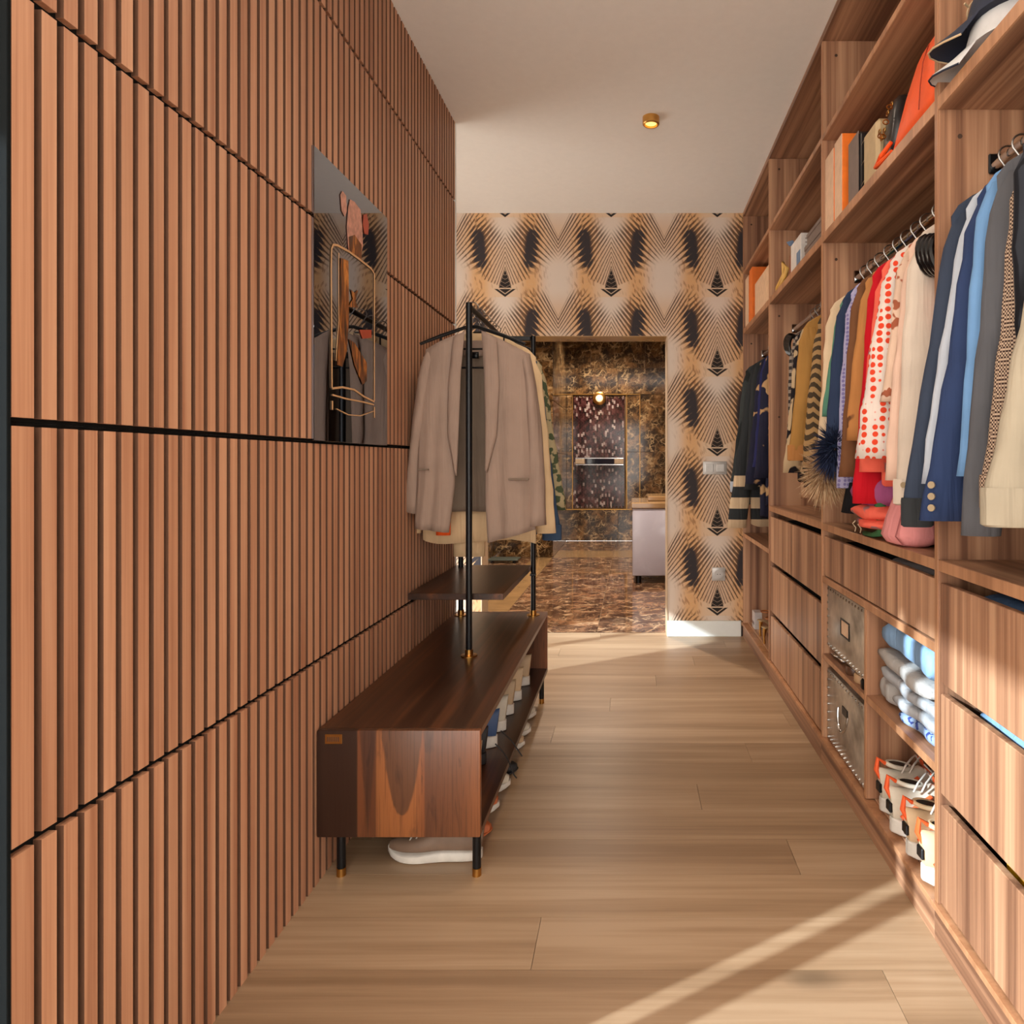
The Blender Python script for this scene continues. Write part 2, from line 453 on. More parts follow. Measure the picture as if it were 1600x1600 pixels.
# ------------------------------------------------------------------ marble bathroom beyond the doorway
BL, BR, BD, AD, BC = -1.75, 1.9, 8.6, 10.4, 3.15
bf = struct('floor_bathroom', B().box(BL, BR, YB + 0.1, AD, -0.06, -0.006), 'grout')
def tiles(parent, name, mat, u0, u1, v0, v1, su, sv, put, gap=0.002, off=0.0):
    vv = v0; r = 0
    while vv < v1 - 0.01:
        uu = u0 - (off * (r % 2)) * su
        while uu < u1 - 0.01:
            a, c = max(uu, u0), min(uu + su, u1)
            if c - a > 0.02: mk(name, put(a + gap, c - gap, vv + gap, min(vv + sv, v1) - gap), mat, parent)
            uu += su
        vv += sv; r += 1
tiles(bf, 'tile', 'marble_floor', -1.0, BR, 4.80, 8.6, 0.75, 0.75, lambda a, c, d, e: B().box(a, c, d, e, -0.006, 0.0))
tiles(bf, 'tile', 'marble_border', -1.25, -1.0, 4.81, 8.6, 0.25, 0.75, lambda a, c, d, e: B().box(a, c, d, e, -0.006, 0.0))
tiles(bf, 'tile', 'marble_floor', BL, -1.25, 4.81, 8.6, 0.5, 0.75, lambda a, c, d, e: B().box(a, c, d, e, -0.006, 0.0))
tiles(bf, 'tile', 'marble_border', -1.0, BR, 8.6, 9.25, 0.75, 0.65, lambda a, c, d, e: B().box(a, c, d, e, -0.006, 0.0))
tiles(bf, 'tile', 'marble_floor', -1.0, BR, 9.25, AD, 0.75, 0.6, lambda a, c, d, e: B().box(a, c, d, e, -0.006, 0.0))
wf = struct('wall_bathroom_back', B().box(-1.05, BR, AD + 0.012, AD + 0.1, 0, BC), 'grout')
# the mosaic panel sits in a rectangle left free by the tiles
MX0, MX1, MZ0, MZ1 = -0.91, -0.085, 0.50, 2.21
FX0, FX1, FZ0, FZ1 = -1.0, 0.115, 0.48, 2.23
pt = lambda a, c, d, e: B().box(a, c, AD - 0.01, AD + 0.012, d, e)
tiles(wf, 'tile', 'marble', -1.05, BR, 0, FZ0, 0.83, 0.48, pt, 0.003)
tiles(wf, 'tile', 'marble', -1.05, BR, FZ1, BC, 0.83, 0.4, pt, 0.003, 0.5)
tiles(wf, 'tile', 'marble', FX1, BR, FZ0, FZ1, 0.83, 0.875, pt, 0.003)
pt2 = lambda a, c, d, e: B().box(a, c, AD - 0.004, AD + 0.012, d, e)
tiles(wf, 'tile', 'marble', FX0, MX0, FZ0, FZ1, 0.1, 0.875, pt2, 0.003)
tiles(wf, 'tile', 'marble', MX1, FX1, FZ0, FZ1, 0.2, 0.875, pt2, 0.003)
q = B()
for xx in (MX0, MX1, FX1): q.box(xx - 0.005, xx + 0.005, AD - 0.016, AD - 0.004, FZ0, FZ1)
for zz in (FZ0, FZ1): q.box(FX0, FX1, AD - 0.016, AD - 0.004, zz - 0.006, zz + 0.006)
mk('edge_strip', q, 'brass', wf)
m = MT('mosaic', 0.12)
k = m.white(m.vec((m.x / 0.026).floor(), 0.0, (m.z / 0.048 + (m.x / 0.026).floor() * 0.5).floor()))
M['mosaic'] = m.out(m.ramp(k, [(0.0, (26, 12, 14)), (0.5, (64, 28, 30)), (0.85, (104, 62, 60)), (0.97, (206, 188, 180))]))
q = B()
nx = int((MX1 - MX0 - 0.02) / 0.026)
for i in range(nx):
    zz = MZ0 + (0.024 if i % 2 else 0)
    while zz < MZ1 - 0.045:
        x0 = MX0 + 0.01 + i * 0.026; t = random.uniform(-0.004, 0.002)
        q.box(x0 + 0.0015, x0 + 0.0245, AD - 0.006 + t, AD + 0.012, zz + 0.0015, zz + 0.0465); zz += 0.048
ms = mk('mosaic_tiles', q, 'mosaic', wf); ms['kind'] = 'stuff'
wf2 = struct('wall_bathroom_left', B().box(BL - 0.1, -1.012, BD + 0.012, AD, 0, BC).box(BL - 0.1, BL - 0.012, YB + 0.2, BD + 0.1, 0, BC), 'grout')
tiles(wf2, 'tile', 'marble', BL, -1.0, 0, BC, 0.75, 0.66, lambda a, c, d, e: B().box(a, c, BD, BD + 0.012, d, e), 0.003)
tiles(wf2, 'tile', 'marble', YB + 0.2, BD, 0, BC, 0.93, 0.66, lambda a, c, d, e: B().box(BL - 0.012, BL, a, c, d, e), 0.003)
tiles(wf2, 'tile', 'marble', BD + 0.012, AD - 0.01, 0, BC, 0.9, 0.66, lambda a, c, d, e: B().box(-1.012, -1.0, a, c, d, e), 0.003)
struct('wall_bathroom_right', B().box(BR, BR + 0.1, YB + 0.2, AD + 0.1, 0, BC), 'marble')
struct('wall_bathroom_front', B().box(1.42, BR, YB + 0.1, YB + 0.2, 0, BC).box(XW - 0.1, XD0 - 0.01, YB + 0.2, YB + 0.212, 0, BC), 'marble')
struct('ceiling_bathroom', B().box(BL - 0.1, BR + 0.1, YB + 0.2, AD + 0.1, BC, BC + 0.1), 'white_wall')

# pale glossy bathtub end with its stone rim
t = thing('bathtub', 'pale lilac glossy bathtub panel with beige stone rim beyond the doorway', 'bathtub', (0.55, 7.2, 0))
m = MT('lilac_gloss', 0.12); M['lilac'] = m.out(m.mix(m.noise(m.co, 2.5, 4, 0.6, 1.0).ss(0.5, 0.75) * 0.35, (190, 186, 200), (226, 222, 232)))
mk('side_panel', B().bbox(0.0, 1.6, 6.74, 7.6, 0.075, 0.74, 0.012, 2), 'lilac', t, True)
mk('rim', B().bbox(-0.012, 1.62, 6.73, 7.62, 0.741, 0.80, 0.008).bbox(0.16, 1.62, 7.0, 7.6, 0.801, 0.85, 0.006), 'marble_border', t)
for xx, yy in ((0.06, 6.8), (1.5, 6.8), (0.06, 7.5), (1.5, 7.5)): mk('foot', B().cyl(xx, yy, 0, 0.074, 0.03), 'black', t, True)
t = thing('towel_shelf', 'chrome shelf bar with dark glass fixed across the mosaic panel', 'shelf', (-0.5, AD - 0.1, 1.17))
zz = 1.2 - (0) ; z0 = 1.2 - (727 - 722) * AD / F; z1 = 1.2 - (715 - 722) * AD / F
mk('frame', B().bbox(-0.86, -0.13, AD - 0.12, AD - 0.018, z0, z0 + 0.02, 0.004).bbox(-0.86, -0.13, AD - 0.12, AD - 0.10, z1 - 0.02, z1, 0.004), 'chrome', t)
for xa in (-0.86, -0.27): mk('bracket', B().bbox(xa, xa + 0.14, AD - 0.125, AD - 0.018, z0 + 0.021, z1 - 0.021, 0.006), plain('towel_cream', (205, 180, 150), 0.6), t)
mk('glass_strip', B().box(-0.70, -0.28, AD - 0.118, AD - 0.106, z0 + 0.021, z1 - 0.021), plain('dark_glass', (30, 32, 44), 0.05), t)
t = thing('wall_lamp', 'round glowing wall lamp at the top of the mosaic panel', 'lamp', (-0.50, AD, 2.17))
def disc(q, cx, y0, y1, cz, r, n=24, r2=None, mi=0):
    q.loft([[(cx + math.cos(a * 2 * PI / n) * rr, yy, cz + math.sin(a * 2 * PI / n) * rr) for a in range(n)] for yy, rr in ((y0, r), (y1, r2 or r))], mi=mi); return q
mk('ring', disc(disc(B(), -0.5, AD - 0.02, AD - 0.045, 2.165, 0.10), -0.5, AD - 0.045, AD - 0.055, 2.165, 0.10, r2=0.075), 'brass', t, True)
m = MT('lamp_glow'); m.b.inputs['Emission Color'].default_value = lin((255, 214, 160)); m.b.inputs['Emission Strength'].default_value = 0.7; M['glow'] = m.out((255, 230, 190))
mk('bulb', disc(B(), -0.5, AD - 0.056, AD - 0.075, 2.165, 0.055, r2=0.04), 'glow', t, True)
t = thing('bathroom_scale', 'flat grey-green scale on the marble floor by the left wall', 'scale', (-1.55, 8.2, 0))
mk('plate', B().bbox(-1.72, -1.36, 8.10, 8.34, 0.025, 0.045, 0.01, 2), plain('scale_plate', (92, 100, 92), 0.4), t, True)
for xx in (-1.68, -1.42): mk('foot', B().cyl(xx, 8.2, 0, 0.0245, 0.02), 'black', t)

# ------------------------------------------------------------------ ceiling lamps
m = MT('spot_glow'); m.b.inputs['Emission Color'].default_value = lin((255, 206, 110)); m.b.inputs['Emission Strength'].default_value = 1.1; M['spotglow'] = m.out((255, 214, 140))
def ceiling_lamp(x, y, z, label, energy, group=None, col=WARM, cone=150):
    t = thing('ceiling_spotlight', label, 'lamp', (x, y, z), group)
    q = B(); n = 24; prof = [(0.042, z), (0.042, z - 0.034), (0.038, z - 0.038), (0.032, z - 0.038), (0.030, z - 0.012), (0.001, z - 0.012)]
    q.lathe(prof, x, y, n)
    mk('housing', q, M['spot_house'], t, True)
    mk('lens', B().cyl(x, y, z - 0.030, z - 0.014, 0.0285, 20), 'spotglow', t, True)
    ld = bpy.data.lights.new('spotlight', 'SPOT'); ld.energy = energy; ld.color = col; ld.spot_size = R(cone); ld.spot_blend = 0.9; ld.shadow_soft_size = 0.05
    lo = bpy.data.objects.new('spotlight', ld); C.objects.link(lo); lo.parent = t; lo.location = (0, 0, -0.045)
    return t
M['spot_house'] = plain('gilded_housing', (214, 160, 84), 0.3, 0.8)
ceiling_lamp(0.093, 3.40, CEIL, 'small gold ceiling spotlight glowing on the white ceiling', SPOT_W)
for x_, y_, l_ in ((0.093, 2.1, 'next toward the viewer after the visible one'), (0.093, 0.8, 'above the viewer'), (0.093, -0.5, 'behind the viewer')):  # further spotlights out of view, added for warm room light
    ceiling_lamp(x_, y_, CEIL, 'added unseen gold ceiling spotlight ' + l_, SPOT_W)
for x_, y_, l_ in ((-0.45, 5.9, 'nearest the doorway'), (-0.45, 7.6, 'in the middle'), (-0.45, 9.6, 'before the mosaic panel')):  # unseen lamps added to light the bathroom
    ceiling_lamp(x_, y_, BC, 'added unseen gold ceiling spotlight of the marble bathroom, ' + l_, 230 if y_ < 6 else 120, None, (1.0, 0.84, 0.68))

# ------------------------------------------------------------------ switches
t = thing('light_switch', 'double silver light switch plate on the palm wallpaper', 'switch', (0.567, YB, 1.16))
M['alu'] = plain('aluminium_plastic', (188, 184, 180), 0.35, 0.2)
mk('plate', B().bbox(0.486, 0.650, YB - 0.010, YB, 1.115, 1.205, 0.004, 2), 'alu', t, True)
for xx in (0.503, 0.579): mk('rocker', B().bbox(xx, xx + 0.055, YB - 0.016, YB - 0.0102, 1.132, 1.188, 0.003), 'alu', t)
t = thing('wall_socket', 'single silver power socket low on the palm wallpaper', 'socket', (0.594, YB, 0.42))
mk('plate', B().bbox(0.548, 0.640, YB - 0.010, YB, 0.383, 0.475, 0.004, 2), 'alu', t, True)
q = disc(disc(B(), 0.594, YB - 0.0102, YB - 0.016, 0.429, 0.030), 0.594, YB - 0.0161, YB - 0.0165, 0.429, 0.021)
mk('insert', q, 'alu', t, True)
for dx in (-0.009, 0.009): mk('hole', disc(B(), 0.594 + dx, YB - 0.0166, YB - 0.0172, 0.429, 0.003, 10), 'black', t)

# ------------------------------------------------------------------ glossy picture on the slats
def onwall(px, py, X=-0.886):
    D = F * X / (px - 988); return (X, D, CAMH - (py - 722) * D / F)
t = thing('glass_picture', 'tall black mirror-glass picture of an orange perfume bottle on slats', 'picture', (-0.89, 2.2, 1.66))
m = MT('black_mirror_glass', 0.015, 1.0); M['mirror'] = m.out((146, 152, 162))
mk('glass_panel', B().bbox(-0.8955, -0.888, 1.905, 2.475, 1.26, 2.085, 0.001), 'mirror', t)
def art(points, width, mat, name):
    q = B(); ps = [Vector(onwall(460 + x / 3.2, 220 + y / 3.2)) for x, y in points]
    rings = []
    for i, p in enumerate(ps):
        d = (ps[min(i + 1, len(ps) - 1)] - ps[max(i - 1, 0)]).normalized(); n = Vector((0, -d.z, d.y)) * width / 2
        rings.append([p + n, p + n + Vector((0.0006, 0, 0)), p - n + Vector((0.0006, 0, 0)), p - n])
    q.loft(rings); mk(name, q, mat, t)
def artfill(points, mat, name, lift=0.0):
    ps = [Vector(onwall(460 + x / 3.2, 220 + y / 3.2)) + Vector((lift, 0, 0)) for x, y in points]
    q = B(); q.loft([ps, [p + Vector((0.0005, 0, 0)) for p in ps]]); mk(name, q, mat, t)
M['gold_ink'] = plain('gold_ink', (206, 160, 112), 0.4)
M['pink_ink'] = plain('pink_ink', (196, 140, 120), 0.5, var=0.2, scale=60)
m = MT('amber_ink', 0.4); n_ = m.noise(m.vec(m.x, m.y * 40, m.z * 8), 1, 4, 0.6, 1.0); M['amber_ink'] = m.out(m.ramp(n_, [(0.36, (30, 18, 12)), (0.52, (120, 66, 24)), (0.68, (205, 130, 56))]))
M['red_ink'] = plain('red_ink', (170, 70, 44), 0.5)
art([(188, 1235), (186, 900), (184, 640), (186, 540), (194, 520), (214, 522), (275, 555), (335, 600), (385, 640), (400, 665), (400, 900), (400, 1100), (400, 1300)], 0.007, 'gold_ink', 'bottle_outline')
art([(222, 560), (222, 900), (208, 1100)], 0.004, 'gold_ink', 'bottle_edge')
art([(190, 1238), (240, 1232), (300, 1245), (350, 1280), (400, 1305)], 0.006, 'gold_ink', 'bottle_base')
art([(190, 1270), (260, 1290), (340, 1305), (398, 1320)], 0.005, 'gold_ink', 'bottle_base')
art([(190, 1300), (190, 1345)], 0.008, 'gold_ink', 'bottle_foot')
art([(400, 1330), (400, 1385)], 0.008, 'gold_ink', 'bottle_foot')
art([(210, 1340), (270, 1370), (330, 1375), (395, 1352)], 0.003, 'gold_ink', 'bottle_base')
artfill([(270, 330), (278, 292), (300, 305), (330, 345), (338, 420), (342, 520), (330, 590), (270, 545), (262, 430)], 'pink_ink', 'bottle_cap')
artfill([(270, 480), (300, 470), (335, 520), (334, 592), (272, 548)], 'amber_ink', 'bottle_neck', 0.0006)
artfill([(230, 270), (240, 250), (258, 275), (262, 350), (252, 380), (236, 350)], 'pink_ink', 'spray_bulb')
artfill([(345, 370), (362, 365), (372, 420), (368, 470), (350, 465), (342, 420)], 'red_ink', 'spray_bulb')
artfill([(232, 585), (270, 600), (272, 900), (262, 1050), (240, 1130), (215, 1120), (225, 900)], 'amber_ink', 'liquid')
artfill([(272, 990), (300, 1010), (330, 1060), (362, 1110), (362, 1200), (340, 1220), (300, 1120)], 'amber_ink', 'liquid')
artfill([(325, 945), (385, 945), (385, 985), (340, 990)], 'red_ink', 'reflection_mark')
artfill([(280, 740), (298, 760), (318, 745), (305, 800), (318, 835), (270, 830), (292, 790)], 'amber_ink', 'emblem')

# ------------------------------------------------------------------ wardrobe
YU = [4.695, 3.81, 2.75, 1.718, 0.68]; TH = 0.019; XBK = 1.34
AZ = 2.1105; BZ = 2.508       # tops of the two upper shelves
def unit(i, label):
    y1, y0 = YU[i], YU[i + 1]
    t = thing('wardrobe_unit', label, 'wardrobe', (XR + 0.25, (y0 + y1) / 2, 0))
    def pan(name, *a, mat='wardrobe', r=0.001):
        return mk(name, B().bbox(*a, r), mat, t)
    def upright(y):
        pan('upright', XR + 0.003, XBK, y - TH, y, 0.10, CEIL - 0.032)
        pan('edge_band', XR, XR + 0.0028, y - TH, y, 0.10, CEIL - 0.032, mat='edge')
        for zz in (AZ - 0.10, CEIL - 0.09, 1.45): 
            q = B(); n = 12
            q.loft([[(XR + 0.055 + math.cos(a * 2 * PI / n) * 0.006, yy, zz + math.sin(a * 2 * PI / n) * 0.006) for a in range(n)] for yy in (y - TH - 0.001, y - TH)])
            mk('dowel_cap', q, 'dark_gap', t, True)
    upright(y1)
    if i == 3: upright(y0 + TH)
    a, c = y0, y1 - TH
    def shelf(z, th=0.028, x1=XBK, a=a, c=c, name='shelf'):
        pan(name, XR + 0.003, x1, a + 0.0005, c - 0.0005, z - th, z, mat='wardrobe_y')
        pan('edge_band', XR + 0.0005, XR + 0.0028, a + 0.0005, c - 0.0005, z - th, z, mat='edge')
    shelf(2.110, 0.034); shelf(BZ, 0.022)
    pan('top_panel', XR, XBK, y0, y1, CEIL - 0.031, CEIL - 0.001, mat='wardrobe_y')
    pan('back_panel', XBK + 0.0005, XBK + 0.015, y0, y1, 0.1, CEIL - 0.032)
    pan('plinth', XR, XR + 0.018, y0, y1, 0.0, 0.084, mat='wardrobe_y')
    pan('ledge', XR - 0.008, XR + 0.03, y0, y1, 0.0845, 0.0995, mat='edge')
    pan('bottom_panel', XR + 0.031, XBK, a + 0.0005, c - 0.0005, 0.0845, 0.103, mat='wardrobe_y')
    def front(z0, z1):
        d = mk('drawer', B().bbox(XR + 0.006, XR + 0.024, a + 0.004, c - 0.004, z0, z1, 0.0015), 'wardrobe', t)
        q = B().box(XR + 0.026, XR + 0.55, a + 0.02, a + 0.032, z0 + 0.01, z1 - 0.03).box(XR + 0.026, XR + 0.55, c - 0.032, c - 0.02, z0 + 0.01, z1 - 0.03)
        q.box(XR + 0.54, XR + 0.55, a + 0.033, c - 0.033, z0 + 0.01, z1 - 0.03).box(XR + 0.026, XR + 0.539, a + 0.033, c - 0.033, z0 + 0.01, z0 + 0.02)
        mk('drawer_box', q, 'dark_gap', d)
    if i in (1, 3):
        shelf(0.957, 0.028)
        for z0, z1 in ((0.106, 0.350), (0.378, 0.625), (0.652, 0.900)): front(z0, z1)
    if i == 0: shelf(0.715, 0.026)
    if i == 2:
        shelf(0.957, 0.028); front(0.750, 0.905); shelf(0.745, 0.024)
        pan('divider', XR + 0.003, XBK, 2.222, 2.240, 0.104, 0.7205)
        pan('edge_band', XR, XR + 0.0028, 2.222, 2.240, 0.104, 0.7205, mat='edge')
        shelf(0.442, 0.022, c=2.2215); shelf(0.436, 0.018, a=2.2405)
    rl = mk('hanging_rail', B().tube([(0.90, a, 1.935), (0.90, c, 1.935)], 0.0125, 12), 'chrome', t, True)
    for yy in (a + 0.004, c - 0.004): mk('rail_bracket', B().bbox(0.884, 0.916, yy - 0.004, yy + 0.004, 1.915, 1.965, 0.003), 'black' if i == 3 else 'chrome', rl)
    return t
unit(0, 'farthest walnut wardrobe bay against the palm wallpaper, without drawers')
unit(1, 'second walnut wardrobe bay from the wallpaper, with three drawers')
unit(2, 'middle walnut wardrobe bay with one drawer above metal boxes and sneakers')
unit(3, 'nearest walnut wardrobe bay at the right picture edge, with three drawers')

# ------------------------------------------------------------------ hangers and garments
def make_hanger(name, label, cat, loc, rz, w, mat='velvet', group=None, bars=False, r=0.0045):
    t = thing(name, label, cat, (0, 0, 0), group)
    q = B(); pts = []
    for k in range(10):
        a = R(-20 + k * 25); pts.append((0.024 * math.cos(a) * 1.0, 0, 0.0 + 0.022 * math.sin(a)))
    pts += [(-0.012, 0, -0.022), (0, 0, -0.040), (0, 0, -0.072)]
    mk('hook', q.tube(pts, 0.0024, 6), 'wire', t, True)
    q = B(); q.tube([(-w / 2, 0, -0.145), (-w * 0.3, 0, -0.112), (-0.02, 0, -0.076), (0.02, 0, -0.076), (w * 0.3, 0, -0.112), (w / 2, 0, -0.145)], [r, r * 1.3, r * 1.2, r * 1.2, r * 1.3, r], 8)
    mk('arms', q, mat, t, True)
    if bars:
        for z in (-0.165, -0.24): mk('trouser_bar', B().tube([(-w * 0.30, 0, z), (w * 0.30, 0, z)], 0.004, 8), mat, t, True)
        for s_ in (-1, 1): mk('bar_end', B().tube([(s_ * w * 0.30, 0, -0.115), (s_ * w * 0.30, 0, -0.24)], 0.0035, 6), mat, t, True)
    t.location = loc; t.rotation_euler = (0, 0, rz)
    return t

def sup(t, p):                    # rounded-rectangle helper
    c, s_ = math.cos(t), math.sin(t)
    return math.copysign(abs(c) ** p, c), math.copysign(abs(s_) ** p, s_)

def body_rings(w, length, thick, flare, ph, drop=0.07, neck=0.10, amp=0.010, z0=-0.080, n=30, hem_wave=0.01, skew=0.0):
    rings = []
    prof = [(0.0, neck, 0.5), (0.25, neck + (w - neck) * 0.42, 0.7), (0.6, neck + (w - neck) * 0.80, 0.85), (1.0, w, 1.0)]
    for f, ww, tt in prof:
        rings.append((z0 - drop * f, ww, thick * tt, 0.15))
    L = length - drop
    for k in range(1, 11):
        f = k / 10
        ww = w * (1 - 0.06 * math.sin(PI * min(1, f * 1.3))) * (1 + (flare - 1) * f)
        rings.append((z0 - drop - L * f, ww, thick * (1 + 0.2 * f), 0.25 + 0.75 * f))
    out = []
    for z, ww, tt, fo in rings:
        r = []
        for j in range(n):
            a = 2 * PI * j / n; cx, sy = sup(a, 0.8)
            fold = amp * fo * (math.sin(4 * a + 5 * z + ph) + 0.6 * math.sin(9 * a - 4 * z + ph * 2.3))
            zz = z + (hem_wave * math.sin(3 * a + ph) if fo > 0.99 else 0)
            r.append((cx * ww / 2 + skew * (z0 - z), sy * (tt / 2 + fold), zz))
        out.append(r)
    return out

def sleeve_rings(side, w, z_sh, length, r0, r1, lean, ph, fwd=0.0, n=16, thick=0.50, cuff=0.0):
    out = []; x0 = side * (w / 2 - r0 * 0.75)
    N = 12
    for k in range(N + 1):
        f = k / N
        rr = r0 + (r1 - r0) * f
        if k == 0: rr *= 0.55
        cx = x0 + side * lean * f + side * 0.003 * math.sin(f * 5 + ph)
        cy = -fwd * f ** 1.3
        z = z_sh - length * f + (0.022 if k == 0 else 0)
        wr = 0.035 * math.sin(f * 19 + ph) + 0.03 * math.sin(f * 37 + ph * 2)
        out.append([(cx + math.cos(a) * rr * (1 + wr), cy + math.sin(a) * rr * thick * (1 + 0.2 * math.sin(2 * a + ph + f * 6)), z) for a in (2 * PI * j / n for j in range(n))])
    return out

def garment(name, label, cat, D, mat, w=0.34, length=0.62, sleeve=0.55, thick=0.030, flare=1.0, lean=0.03, rz=0.0, X=0.90, Z=1.935, group=None,
            r0=0.052, r1=0.040, smat=None, cuff=None, hem=None, collar=True, amp=0.005, fwd=0.004, buttons=0, fur=None, hang='velvet', skew=0.0, hang_label=None, drop=0.07, furlen=0.07):
    ph = random.uniform(0, 6)
    if X == 0.90: w -= 0.06; lean += 0.035
    t = thing(name, label, cat, (0, 0, 0), group)
    mk('body', B().loft(body_rings(w, length, thick, flare, ph, drop=drop, amp=amp, skew=skew)), mat, t, 'all')
    zs = -0.08 - drop - 0.015
    for s_ in ((-1, 1) if sleeve else ()):
        sr = sleeve_rings(s_, w, zs, sleeve, r0, r1, lean, ph + s_, fwd)
        sv = mk('sleeve', B().loft(sr), smat or mat, t, 'all')
        end = Vector((0, 0, 0))
        for p in sr[-1]: end += Vector(p)
        end /= len(sr[-1])
        if cuff:
            q = B(); ring0 = sr[-1]; prev = sr[-2]
            def sc(k, z, d=0): return [(end.x + (p[0] - end.x) * k, end.y + (p[1] - end.y) * k, z) for p in ring0]
            q.loft([sc(1.02, end.z + 0.045), sc(1.05, end.z + 0.038), sc(1.04, end.z - 0.020), sc(0.9, end.z - 0.024)])
            mk('cuff', q, cuff, sv, True)
        for bnum in range(buttons):
            q = B(); bx = end.x - 0.004 + bnum * 0.0; bz = end.z + 0.03 + bnum * 0.025
            q.tube([(end.x - r1 * 0.7, end.y - r1 * 0.52, bz), (end.x - r1 * 0.7 - 0.003, end.y - r1 * 0.52 - 0.003, bz)], 0.008, 10)
            mk('button', q, 'button', sv, True)
        if fur and s_ == -1:
            q = B(); rg = random.Random(5)
            for k in range(900):
                th = rg.uniform(0, 2 * PI); cp = rg.uniform(-1, 1); sp_ = math.sqrt(1 - cp * cp)
                d = Vector((sp_ * math.cos(th), sp_ * math.sin(th), cp)); base = end + Vector((d.x * 0.03, d.y * 0.028, d.z * 0.045))
                tip = end + Vector((d.x, d.y, d.z * 1.2 - 0.15)) * rg.uniform(furlen * 0.8, furlen * 1.25)
                sdv = d.cross(Vector((rg.random(), rg.random(), rg.random()))).normalized() * 0.0035
                q.add([base - sdv, base + sdv, tip], [(0, 1, 2)])
            cf = mk('feather_cuff', q, fur, sv)
            mk('feather_core', B().lathe([(0.001, end.z + 0.05), (0.03, end.z + 0.035), (0.042, end.z), (0.03, end.z - 0.04), (0.001, end.z - 0.05)], end.x, end.y, 12), fur, sv, True) if False else None
    if collar:
        q = B()
        for s_ in (-1, 1):
            q.sheet([[(s_ * 0.008, -thick * 0.3, -0.09), (s_ * 0.03, -thick * 0.36, -0.075), (s_ * 0.055, -thick * 0.25, -0.078)],
                     [(s_ * 0.006, -thick * 0.55, -0.13), (s_ * 0.045, -thick * 0.60, -0.12), (s_ * 0.070, -thick * 0.52, -0.105)],
                     [(s_ * 0.004, -thick * 0.58, -0.20), (s_ * 0.030, -thick * 0.62, -0.18), (s_ * 0.045, -thick * 0.60, -0.15)]], 0.004)
        mk('collar', q, smat or mat, t, True)
    if hem:
        rr = body_rings(w, length, thick, flare, ph, drop=drop, amp=amp, skew=skew)
        a_, b_ = rr[-2], rr[-1]
        q = B(); cx = sum(p[0] for p in b_) / len(b_)
        q.loft([[(cx + (p[0] - cx) * 1.03, p[1] * 1.06, p[2]) for p in a_], [(cx + (p[0] - cx) * 1.04, p[1] * 1.08, p[2] - 0.004) for p in b_]])
        mk('hem_band', q, hem, t, True)
    t.location = (X, D, Z); t.rotation_euler = (0, 0, rz)
    wl_ = label.split()[:10]
    while wl_[-1] in ('the', 'of', 'and', 'in', 'at', 'with', 'a', 'its', 'beside', 'behind', 'by', 'on', 'to', 'between', 'under', 'next', 'over'): wl_.pop()
    make_hanger('clothes_hanger', 'black hanger carrying the ' + ' '.join(wl_), 'hanger', (X, D, Z), rz, w * 0.9, hang, (hang_label or 'rail hanger') + 's')
    return t

